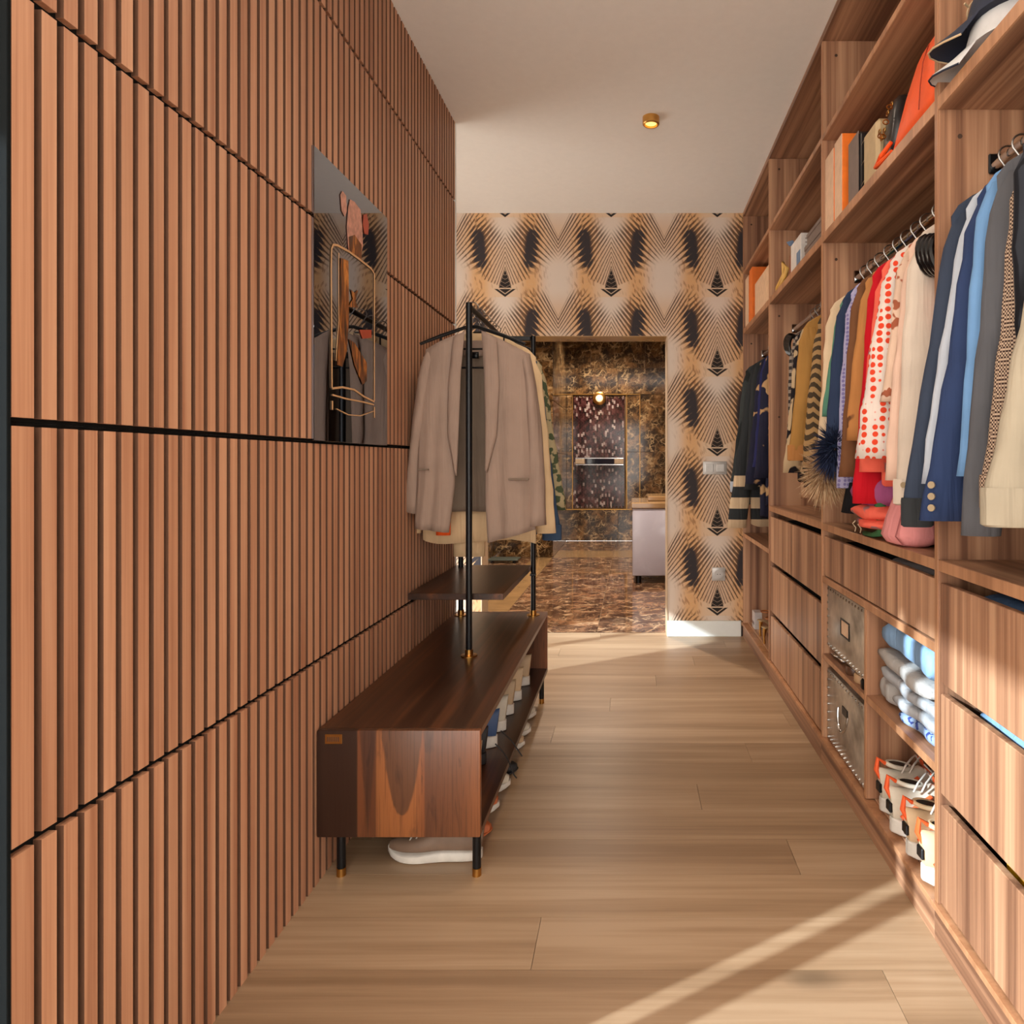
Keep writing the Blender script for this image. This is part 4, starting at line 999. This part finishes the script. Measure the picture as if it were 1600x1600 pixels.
folded('folded_garment', 'upper white folded garment directly under the blue shirt', 'clothing', 0.775, 1.02, 1.78, 2.20, z + 0.123, z + 0.172, 'w_linen', 4, 1)
folded('folded_shirt', 'light blue folded shirt on top of the white pile', 'shirt', 0.785, 1.02, 1.77, 2.15, z + 0.173, z + 0.270, 'b_shirt', 5, 1)

# things showing through the drawer gaps
M['gapblue'] = fab('gap_blue', (70, 96, 130)); M['gapgrey'] = fab('gap_grey', (120, 116, 118))
folded('folded_garment', 'grey fabric peeking over the single drawer front', 'clothing', 0.80, 0.95, 1.80, 2.12, 0.84, 0.912, 'gapgrey', 1, 1)
folded('folded_garment', 'black fabric peeking over the single drawer front', 'clothing', 0.80, 0.95, 2.14, 2.62, 0.84, 0.900, fb['black'], 2, 1)
folded('folded_garment', 'slate blue fabric in the top gap of the nearest drawers', 'clothing', 0.80, 0.95, 0.95, 1.60, 0.83, 0.905, 'gapblue', 3, 1)
folded('folded_garment', 'pale blue fabric in the second gap of the nearest drawers', 'clothing', 0.80, 0.95, 0.95, 1.60, 0.56, 0.635, 'b_shirt', 4, 1)
folded('folded_garment', 'bright yellow cloth in the third gap of the nearest drawers', 'clothing', 0.80, 0.92, 1.35, 1.46, 0.30, 0.366, plain('yellow_cloth', (220, 176, 30), 0.6), 5, 1)
folded('folded_garment', 'black fabric in the top gap of the second bay drawers', 'clothing', 0.80, 0.95, 2.82, 3.60, 0.83, 0.902, fb['black'], 6, 1)
folded('folded_garment', 'dark grey fabric in the second gap of the second bay drawers', 'clothing', 0.80, 0.95, 2.82, 3.50, 0.56, 0.630, fb['charcoal'], 7, 1)

# ------------------------------------------------------------------ shoes
def shoe(label, style, cols, L=0.27, group=None, cat='shoe', name='sneaker'):
    """toe towards +x, heel at x=0, standing on z=0; cols = upper, sole, accent, lace"""
    up, so, ac, la = cols
    t = thing(name, label, cat, (0, 0, 0), group)
    chunky = style == 'chunky'; st = 0.046 if chunky else (0.028 if style == 'sneaker' else 0.014)
    W = 0.052 if chunky else 0.045
    def hw(f):      # half width along the length
        return W * (0.62 + 0.10 * math.sin(f * PI) + 0.34 * math.exp(-((f - 0.70) / 0.22) ** 2)) * min(1, math.sqrt(max(0.0, 1 - ((f - 0.5) / 0.5) ** 8)) + 0.02) * (0.55 + 0.45 * math.sqrt(max(0, 1 - ((f - 0.45) / 0.56) ** 4)))
    N = 18
    def ring(f, zlow, zhigh, k, p=0.7, n=20):
        w_ = hw(f) * k; r = []
        for j in range(n):
            a = 2 * PI * j / n; c_, s_ = sup(a, p)
            r.append((f * L, c_ * w_, (zlow + zhigh) / 2 + s_ * (zhigh - zlow) / 2))
        return r
    rings = []
    for i in range(N + 1):
        f = 0.004 + 0.992 * i / N
        lift = 0.016 * max(0, (f - 0.8) / 0.2) ** 2 + (0.008 * max(0, (0.12 - f) / 0.12) if chunky else 0)
        k = 1.12 + (0.03 * math.sin(f * 40) if chunky else 0)
        rings.append(ring(f, lift, st + lift * 0.6 + 0.004 * math.sin(f * 5) , k, 0.35))
    mk('sole', B().loft(rings), so, t, True)
    hgt = 0.105 if chunky else 0.075
    rings = []
    for i in range(N + 1):
        f = 0.02 + 0.955 * i / N
        if f < 0.40: top = hgt * (1.0 - 0.10 * math.sin(f / 0.4 * PI))
        else: top = 0.036 + (hgt - 0.036) * max(0.0, 1 - (f - 0.40) / 0.42) ** 1.2
        if f > 0.9: top *= (1 - (f - 0.9) * 4)
        r = []
        w_ = hw(f); n = 20
        for j in range(n):
            a = 2 * PI * j / n; c_, s_ = sup(a, 0.8)
            zz = (s_ + 1) / 2
            nar = 1 - 0.42 * zz * (1 if f < 0.5 else 0.7)
            r.append((f * L - 0.012 * zz * (1 if f < 0.2 else 0), c_ * w_ * nar, st - 0.006 + zz * top))
        rings.append(r)
    mk('upper', B().loft(rings), up, t, True)
    # padded collar; black dished cap paints the shade inside the opening
    zt = st + hgt - 0.010
    q = B(); pts = [(0.14 * L + 0.085 * L * 1.35 * (1 + math.cos(a)) - 0.02, 0.024 * math.sin(a), zt + 0.006 - 0.006 * math.cos(a)) for a in (2 * PI * j / 20 for j in range(20))]
    mk('collar', q.tube(pts, 0.0065, 8, closed=True), up, t, True)
    q = B(); c_ = sum((Vector(p) for p in pts), Vector()) / len(pts)
    q.loft([[tuple(Vector(p) + Vector((0, 0, 0.004))) for p in pts], [tuple(c_ + (Vector(p) - c_) * 0.5 + Vector((0, 0, -0.001))) for p in pts]])
    mk('opening_shade', q, 'black', t, True)
    if style in ('sneaker', 'chunky'):
        q = B()
        for k in range(5):
            f = 0.45 + k * 0.07; w_ = hw(f) * 0.50; z_ = st + 0.036 + (hgt - 0.036) * max(0, 1 - (f - 0.40) / 0.42) ** 1.2 - 0.002
            q.tube([(f * L - 0.004, -w_, z_ - 0.010), (f * L, 0, z_ + 0.003), (f * L + 0.004, w_, z_ - 0.010)], 0.003, 6)
        for s_ in (-1, 1):
            lp = [(0.44 * L, 0, zt + 0.004), (0.40 * L, s_ * 0.03, zt + 0.02), (0.47 * L, s_ * 0.048, zt - 0.005), (0.50 * L, s_ * 0.02, zt - 0.008)]
            q.tube(lp, 0.0024, 6)
        mk('laces', q, la, t, True)
        mk('tongue', B().sheet([[(0.40 * L, -0.018, zt + 0.022), (0.40 * L, 0.018, zt + 0.022)], [(0.43 * L, -0.02, zt), (0.43 * L, 0.02, zt)], [(0.62 * L, -0.016, st + 0.045), (0.62 * L, 0.016, st + 0.045)]], 0.005, (0, 0, 1)), ac, t, True)
    if chunky:
        mk('heel_loop', B().tube([(0.010, 0, st + 0.05), (-0.010, 0, st + 0.09), (-0.006, 0, zt + 0.028), (0.016, 0, zt + 0.012)], [0.008, 0.008, 0.007, 0.006], 8), ac, t, True)
        q = B()
        for s_ in (-1, 1):
            q.tube([(0.02, s_ * hw(0.1) * 0.98, st + 0.012), (0.06, s_ * hw(0.25) * 0.93, st + 0.045), (0.10, s_ * hw(0.4) * 0.78, st + 0.075)], [0.007, 0.008, 0.006], 8)
            q.tube([(0.12, s_ * hw(0.48) * 1.0, st + 0.008), (0.15, s_ * hw(0.55) * 0.86, st + 0.045)], 0.005, 8)
        mk('side_strap', q, ac, t, True)
        for s_ in (-1, 1): mk('sole_plug', B().tube([(0.03, s_ * (hw(0.12) * 1.13), 0.022), (0.03, s_ * (hw(0.12) * 1.13 + 0.002), 0.022)], 0.008, 10), 'grey_card', t, True)
        for s_ in (0.0, 0.022):
            mk('cord_loop', B().tube([(0.05 + s_, -0.035, zt - 0.004), (0.06 + s_, -0.038, zt + 0.022), (0.09 + s_, -0.01, zt + 0.034), (0.11 + s_, 0.02, zt + 0.028), (0.13 + s_, 0.034, zt - 0.002)], 0.0028, 6), la, t, True)
        mk('heel_badge', B().bbox(-0.007, 0.002, -0.016, 0.016, st + 0.02, st + 0.05, 0.003), 'black', t)
    return t
P = lambda n, c, r=0.6: plain(n, c, r)
offw = P('off_white_shoe', (206, 196, 178)); whs = P('white_sole', (214, 208, 198)); orr = P('orange_trim', (232, 92, 40)); lac = P('pale_lace', (206, 196, 184))
beig = P('beige_shoe', (196, 168, 134)); nav = P('navy_shoe', (36, 46, 74)); blk = P('black_shoe', (28, 26, 28)); brn = P('taupe_shoe', (122, 98, 80)); blu = P('blue_shoe', (64, 88, 130)); ors = P('rust_shoe', (188, 100, 56))
a = shoe('chunky off-white sneaker with orange straps, farthest of four on the wardrobe floor', 'chunky', (offw, whs, orr, lac), 0.29)
a.location = (0.775, 2.138, 0.1035); a.rotation_euler = (0, 0, R(2)); a.scale = (1.1, 0.98, 1.0)
a2 = dup(a, (0.762, 2.018, 0.1035), R(2), 'chunky off-white sneaker with orange heel loop, second farthest on the wardrobe floor')
cream2 = P('cream_shoe', (214, 184, 146))
c = shoe('chunky cream and orange sneaker, second nearest on the wardrobe floor', 'chunky', (cream2, whs, orr, lac), 0.29)
c.location = (0.762, 1.898, 0.1035); c.rotation_euler = (0, 0, R(2)); c.scale = (1.05, 0.98, 0.98)
dup(c, (0.755, 1.782, 0.1035), R(2), 'chunky cream sneaker with orange laces, nearest on the wardrobe floor')

# small things on the floor of the farthest bay
t = thing('perfume_box', 'small clear and white box on the floor of the farthest bay', 'box', (0.83, 4.50, 0.1035))
mk('carton', B().bbox(0.80, 0.85, 4.47, 4.56, 0.1035, 0.215, 0.002), plain('frosted', (190, 184, 182), 0.3), t)
mk('printed_band', B().bbox(0.7985, 0.7995, 4.48, 4.55, 0.13, 0.15, 0.0004), 'grey_card', t)
def sandal(label, loc, rz):
    t = thing('sandal', label, 'sandal', (0, 0, 0))
    g = [[(x, y_ * (0.7 + 0.3 * math.sin(x * 10)), 0.095 - 0.085 * min(1, max(0, (x - 0.03) / 0.14))) for y_ in (-0.035, -0.012, 0.012, 0.035)] for x in (0, 0.03, 0.07, 0.11, 0.15, 0.19, 0.23)]
    mk('footbed', B().sheet(g, 0.006, (0, 0, 1)), 'beige_leather', t, True)
    mk('heel', B().tube([(0.012, 0, 0.093), (0.006, 0, 0.04), (0.008, 0, 0.0)], [0.014, 0.006, 0.007], 10), 'brass', t, True)
    for x in (0.15, 0.20):
        mk('toe_strap', B().tube([(x, -0.036, 0.02), (x, -0.02, 0.045), (x, 0.02, 0.045), (x, 0.036, 0.02)], 0.005, 8), plain('cognac', (160, 92, 40), 0.4), t, True)
    mk('ankle_strap', B().tube([(0.02 + 0.032 * (1 + math.cos(u_)), 0.034 * math.sin(u_), 0.15) for u_ in (2 * PI * j / 16 for j in range(16))], 0.004, 8, closed=True), plain('cognac2', (160, 92, 40), 0.4), t, True)
    t.location = loc; t.rotation_euler = (0, 0, rz)
sandal('cognac strappy high-heeled sandal behind, on the farthest bay floor', (0.80, 4.30, 0.1035), R(25))
sandal('cognac strappy high-heeled sandal in front, on the farthest bay floor', (0.79, 4.12, 0.1035), R(20))

# ------------------------------------------------------------------ bench
BX0, BX1, BY0, BY1, BZ0, BZ1 = -0.893, -0.430, 1.93, 3.47, 0.138, 0.441
t = thing('shoe_bench', 'long dark walnut shoe bench standing against the slatted wall', 'bench', (-0.66, 2.7, 0))
th = 0.02
mk('top_board', B().bbox(BX0, BX1, BY0 + 0.0205, BY1 - 0.0205, BZ1 - th, BZ1, 0.001), 'bench', t)
mk('bottom_board', B().bbox(BX0, BX1, BY0 + 0.0205, BY1 - 0.0205, BZ0, BZ0 + th, 0.001), 'bench', t)
mk('end_panel', B().bbox(BX0, BX1, BY0, BY0 + 0.02, BZ0, BZ1, 0.004, 2), 'staves', t, True)
mk('end_panel', B().bbox(BX0, BX1, BY1 - 0.02, BY1, BZ0, BZ1, 0.002), 'staves', t)
mk('back_board', B().box(BX0, BX0 + 0.012, BY0 + 0.021, BY1 - 0.021, BZ0 + th, BZ1 - th), 'bench', t)
for xx, yy in ((-0.846, 1.985), (-0.452, 1.985), (-0.846, 3.40), (-0.452, 3.40)):
    lg = mk('leg', B().cyl(xx, yy, 0.0235, BZ0 - 0.0005, 0.0125, 16), 'black', t, True)
    mk('leg_tip', B().cyl(xx, yy, 0.0, 0.023, 0.0135, 16), 'brass', lg, True)
bp = mk('name_plate', B().bbox(-0.868, -0.820, BY0 - 0.0025, BY0 - 0.0002, 0.404, 0.431, 0.0008), 'brass', t)
def text_mesh(txt, size, loc, mat, parent, ext=0.0006, rot=(R(90), 0, 0)):
    cu = bpy.data.curves.new('lettering', 'FONT'); cu.body = txt; cu.size = size; cu.extrude = ext; cu.align_x = 'CENTER'; cu.align_y = 'CENTER'; cu.resolution_u = 2
    o = bpy.data.objects.new('tmp_text', cu); C.objects.link(o)
    dg = bpy.context.evaluated_depsgraph_get(); me = bpy.data.meshes.new_from_object(o.evaluated_get(dg))
    bpy.data.objects.remove(o); me.materials.clear(); me.materials.append(M[mat] if isinstance(mat, str) else mat)
    o = link_mesh('lettering', me, parent); o.rotation_euler = rot; o.location = Vector(loc) - org(parent); return o
# the plate's worn letters are too small to read; only fine engraved strokes
q = B()
for k in range(6): q.box(-0.861 + k * 0.006, -0.8585 + k * 0.006, BY0 - 0.0029, BY0 - 0.0026, 0.411, 0.424)
mk('engraving', q, 'dark_gap', bp)

# clothes rack standing on the bench
RZ = 1.812
t = thing('clothes_rack', 'black steel clothes rack fixed on the walnut bench', 'clothes rack', (-0.64, 2.98, BZ1))
def post(x, y, z1):
    p = mk('post', B().cyl(x, y, BZ1 + 0.0125, z1, 0.0125, 16), 'black', t, True)
    mk('foot_flange', B().lathe([(0.032, BZ1 + 0.0002), (0.032, BZ1 + 0.004), (0.016, BZ1 + 0.005), (0.0155, BZ1 + 0.026), (0.013, BZ1 + 0.026)], x, y, 20), 'brass', p, True)
post(-0.640, 2.676, RZ + 0.012); post(-0.491, 3.385, RZ + 0.012); post(-0.850, 3.385, RZ + 0.012)
mk('cross_bar', B().bbox(-0.8375, -0.5035, 3.374, 3.396, RZ - 0.011, RZ + 0.011, 0.002), 'black', t)
mk('rail', B().tube([(-0.640, 2.689, RZ), (-0.640, 3.373, RZ)], 0.011, 12), 'black', t, True)
sb = mk('shelf_board', B().bbox(-0.888, -0.510, 2.70, 3.45, 0.655, 0.680, 0.001), 'bench', t)
for xx in (-0.491, -0.850): mk('clamp', B().bbox(xx - 0.012, xx + 0.016, 3.355, 3.371, 0.64, 0.652, 0.002), 'black', t)

# the taupe blazer, hung facing the viewer
def PX(px, py, D): return Vector(((px - 988) * D / F, D, CAMH - (py - 722) * D / F))
def lerp_curve(pts, y):
    for (x0, y0), (x1, y1) in zip(pts, pts[1:]):
        if y <= y1: return x0 + (x1 - x0) * (y - y0) / (y1 - y0) if y1 != y0 else x1
    return pts[-1][0]
def panel(left, right, D, bulge, fold_amp, ph, mat, name, parent, th=0.004, rows=26, cols=14, tilt=0.0):
    """cloth between two measured edge curves; real depth from bulge and folds"""
    lt, lb = left[0][1], left[-1][1]; rt, rb = right[0][1], right[-1][1]; grid = []
    for i in range(rows + 1):
        f = i / rows; ly = lt + (lb - lt) * f; ry = rt + (rb - rt) * f
        lx, rx = lerp_curve(left, ly), lerp_curve(right, ry); r = []
        for j in range(cols + 1):
            g = j / cols
            p = PX(lx + (rx - lx) * g, ly + (ry - ly) * g, D)
            p.y += -bulge * math.sin(PI * g) - fold_amp * f * (math.sin(9 * g + ph) + 0.5 * math.sin(19 * g + 2 * ph + 2 * f)) + tilt * (g - 0.5)
            r.append(p)
        grid.append(r)
    return mk(name, B().sheet(grid, th), mat, parent, 'all')
DB = 2.735
t = thing('blazer', 'open taupe blazer hanging at the front of the rack, facing the room', 'blazer', (-0.640, DB, RZ + 0.012))
tp, ti = fb['taupe'], fb['taupe_in']
panel([(664, 546), (655, 640), (652, 740), (648, 826)], [(722, 520), (718, 560), (712, 700), (711, 760), (702, 832)], DB - 0.035, 0.020, 0.010, 0.5, tp, 'front_panel', t, tilt=-0.01)
panel([(756, 518), (760, 600), (760, 700), (759, 780), (763, 848)], [(826, 552), (834, 640), (836, 740), (836, 828)], DB - 0.035, 0.022, 0.010, 2.2, tp, 'front_panel', t, tilt=0.01)
panel([(668, 546), (664, 700), (668, 800)], [(820, 552), (824, 700), (824, 800)], DB + 0.040, -0.02, 0.012, 1.1, ti, 'back_panel', t)
# lapels
panel([(708, 527), (700, 600), (699, 680), (711, 742)], [(726, 518), (720, 580), (717, 660), (714, 744)], DB - 0.064, 0.008, 0.002, 0, tp, 'lapel', t, th=0.005, cols=6)
panel([(752, 516), (756, 580), (758, 660), (758, 735)], [(776, 530), (780, 600), (776, 680), (761, 738)], DB - 0.064, 0.008, 0.002, 1, tp, 'lapel', t, th=0.005, cols=6)
# neck band and label inside
panel([(722, 532), (720, 556)], [(757, 532), (758, 556)], DB + 0.03, 0.0, 0, 0, tp, 'neck_band', t, rows=3, cols=6)
panel([(736, 550), (736, 560)], [(748, 550), (748, 560)], DB + 0.024, 0.0, 0, 0, 'black', 'care_label', t, rows=2, cols=2, th=0.002)
def sleeve_px(outer, inner, D, mat, parent, ph, name='sleeve', dy=0.055):
    ys = outer[0][1]; ye = outer[-1][1]; iy, ie = inner[0][1], inner[-1][1]; rings = []
    for i in range(17):
        f = i / 16; oy = ys + (ye - ys) * f; ny = iy + (ie - iy) * f
        a_, c_ = PX(lerp_curve(outer, oy), oy, D), PX(lerp_curve(inner, ny), ny, D)
        mid = (a_ + c_) / 2; hx = (c_ - a_) / 2; dd = dy * (1 - 0.35 * f) * (0.6 if i == 0 else 1)
        rings.append([mid + hx * math.cos(u_) * (1 + 0.03 * math.sin(f * 17 + ph)) + Vector((0, math.sin(u_) * dd * (1 + 0.12 * math.sin(2 * u_ + f * 9 + ph)), 0)) for u_ in (2 * PI * j / 18 for j in range(18))])
    return mk(name, B().loft(rings), mat, parent, 'all')
sleeve_px([(668, 546), (654, 590), (645, 660), (638, 730), (632, 798)], [(690, 550), (676, 600), (668, 660), (660, 730), (656, 803)], DB, tp, t, 0.3)
sleeve_px([(812, 550), (818, 600), (824, 680), (824, 760), (822, 822)], [(828, 553), (838, 600), (848, 680), (852, 760), (854, 820)], DB, tp, t, 1.7)
mk('pocket_welt', B().bbox(*[PX(652, 0, DB - 0.07).x, PX(669, 0, DB - 0.07).x], DB - 0.066, DB - 0.058, 1.2 - (733 - 722) * DB / F - 0.004, 1.2 - (733 - 722) * DB / F + 0.002, 0.001), ti, t)
mk('pocket_welt', B().bbox(*[PX(794, 0, DB - 0.07).x, PX(826, 0, DB - 0.07).x], DB - 0.071, DB - 0.060, 1.2 - (748 - 722) * DB / F - 0.004, 1.2 - (748 - 722) * DB / F + 0.003, 0.001), ti, t)
make_hanger('clothes_hanger', 'black hanger with trouser bars inside the open taupe blazer', 'hanger', (-0.640, DB, RZ + 0.006), 0.0, 0.42, 'black', None, True, 0.006)
HR = 'black hanger on the rack rail behind the blazer'
K = dict(X=-0.640, Z=RZ + 0.006, hang='black', hang_label=HR)
garment('cardigan', 'cream knitted cardigan directly behind the taupe blazer', 'cardigan', 2.86, fb['creamknit'], w=0.475, length=0.87, sleeve=0.72, lean=0.09, r0=0.058, r1=0.042, drop=0.10, **K)
garment('jacket', 'blue denim jacket behind the cream cardigan on the rack', 'jacket', 2.98, fb['denimblue'], w=0.45, length=0.86, sleeve=0.74, lean=0.10, r0=0.05, cuff=fb['denimblue'], drop=0.10, **K)
garment('jacket', 'green and beige flowered jacket, last on the rack', 'jacket', 3.10, fb['camo'], w=0.46, length=0.70, sleeve=0.64, lean=0.10, r0=0.055, r1=0.05, drop=0.10, **K)
garment('blouse', 'pale blush blouse with scalloped hem behind the flowered jacket', 'blouse', 3.20, fb['blush'], w=0.36, length=0.86, sleeve=0.4, lean=0.02, **K)
t = thing('trousers', 'beige trousers hanging below the open blazer on the rack', 'trousers', (-0.68, 2.92, 0.80))
for x0 in (-0.725, -0.665):
    q = B(); q.loft([[(x0 + math.cos(u_) * 0.042 * k, 2.91 + math.sin(u_) * 0.03, z_) for u_ in (2 * PI * j / 16 for j in range(16))] for z_, k in ((1.3, 0.9), (1.1, 1.0), (0.9, 0.95), (0.80, 0.9))])
    mk('trouser_leg', q, fb['creamknit'], t, 'all')
q = B(); q.loft([[(-0.775 + math.cos(u_) * 0.03, 2.80 + math.sin(u_) * 0.012, z_) for u_ in (2 * PI * j / 12 for j in range(12))] for z_ in (1.05, 0.93, 0.90)])
tag(mk('scarf', q, fb['orange'], None, 'all', (-0.775, 2.8, 0.9)), 'orange scarf tip showing under the open blazer', 'scarf')

# shoes in and under the bench
s1 = shoe('taupe running shoe with white sole on the floor under the bench end', 'sneaker', (brn, whs, lac, lac), 0.29)
s1.location = (-0.455, 2.075, 0.0); s1.rotation_euler = (0, 0, R(178))
def put(label, style, cols, X, D, zf, rz=0, L=0.27, name='sneaker', cat='shoe', sc=1.0):
    s_ = shoe(label, style, cols, L, name=name, cat=cat); s_.location = ((X - 0.005 if zf > 0.1 else X - L), D, zf); s_.rotation_euler = (0, 0, R(rz + (180 if zf > 0.1 else 0))); s_.scale = (sc, sc, sc * (1.25 if zf > 0.1 else 1)); return s_
zi = BZ0 + th + 0.0003
put('rust orange shoe on the floor under the bench, nearest the viewer', 'loafer', (ors, ors, ors, lac), -0.450, 2.22, 0, -4, name='shoe')
put('rust shoe with pink-white sole, second under the bench edge', 'sneaker', (ors, whs, ors, lac), -0.457, 2.345, 0, 2)
put('white sneaker toe under the middle of the bench edge', 'sneaker', (offw, whs, offw, lac), -0.447, 2.50, 0, 3)
put('black shoe toe under the middle of the bench edge', 'loafer', (blk, blk, blk, blk), -0.440, 2.64, 0, 0, name='shoe')
put('beige sneaker toe under the bench, behind the black shoe', 'sneaker', (beig, whs, beig, lac), -0.450, 2.86, 0, 2)
put('off-white sneaker toe under the far half of the bench', 'sneaker', (offw, whs, offw, lac), -0.445, 3.02, 0, -3)
put('pale sneaker toe under the bench close to its far leg', 'sneaker', (offw, whs, beig, lac), -0.450, 3.20, 0, 2)
put('navy sneaker with white stripe inside the bench, nearest the viewer', 'sneaker', (nav, whs, whs, lac), -0.480, 2.04, zi, -3, sc=1.15)
put('tan laced shoe inside the bench beside the navy sneaker', 'sneaker', (beig, beig, beig, lac), -0.490, 2.22, zi, 4, sc=1.15)
put('black sneaker inside the bench with loose laces', 'sneaker', (blk, blk, blk, blk), -0.500, 2.36, zi, -2, sc=1.1)
put('blue and white sneaker inside the middle of the bench', 'sneaker', (blu, whs, whs, lac), -0.490, 2.51, zi, 3, sc=1.15)
put('off-white sneaker with blue tongue inside the bench', 'sneaker', (offw, whs, blu, lac), -0.485, 2.66, zi, 2, sc=1.15)
put('beige sneaker inside the bench, third from its far end', 'sneaker', (beig, whs, beig, lac), -0.485, 2.83, zi, -2, sc=1.2)
put('cream sneaker inside the bench, second from its far end', 'sneaker', (cream2, whs, cream2, lac), -0.480, 3.00, zi, 3, sc=1.2)
put('sand coloured sneaker inside the bench at its far end', 'sneaker', (beig, whs, cream2, lac), -0.475, 3.20, zi, 0, sc=1.2)
q = B()
q.tube([(-0.47, 2.34, 0.235), (-0.44, 2.33, 0.21), (-0.42, 2.30, 0.20), (-0.395, 2.28, 0.155), (-0.385, 2.27, 0.15)], 0.0022, 6)
q.tube([(-0.47, 2.44, 0.24), (-0.43, 2.42, 0.215), (-0.40, 2.40, 0.185), (-0.385, 2.39, 0.17)], 0.0022, 6)
tag(mk('shoelace', q, blk, None, True, (-0.45, 2.36, 0.16)), 'black shoelaces hanging over the front edge of the bench', 'shoelace')
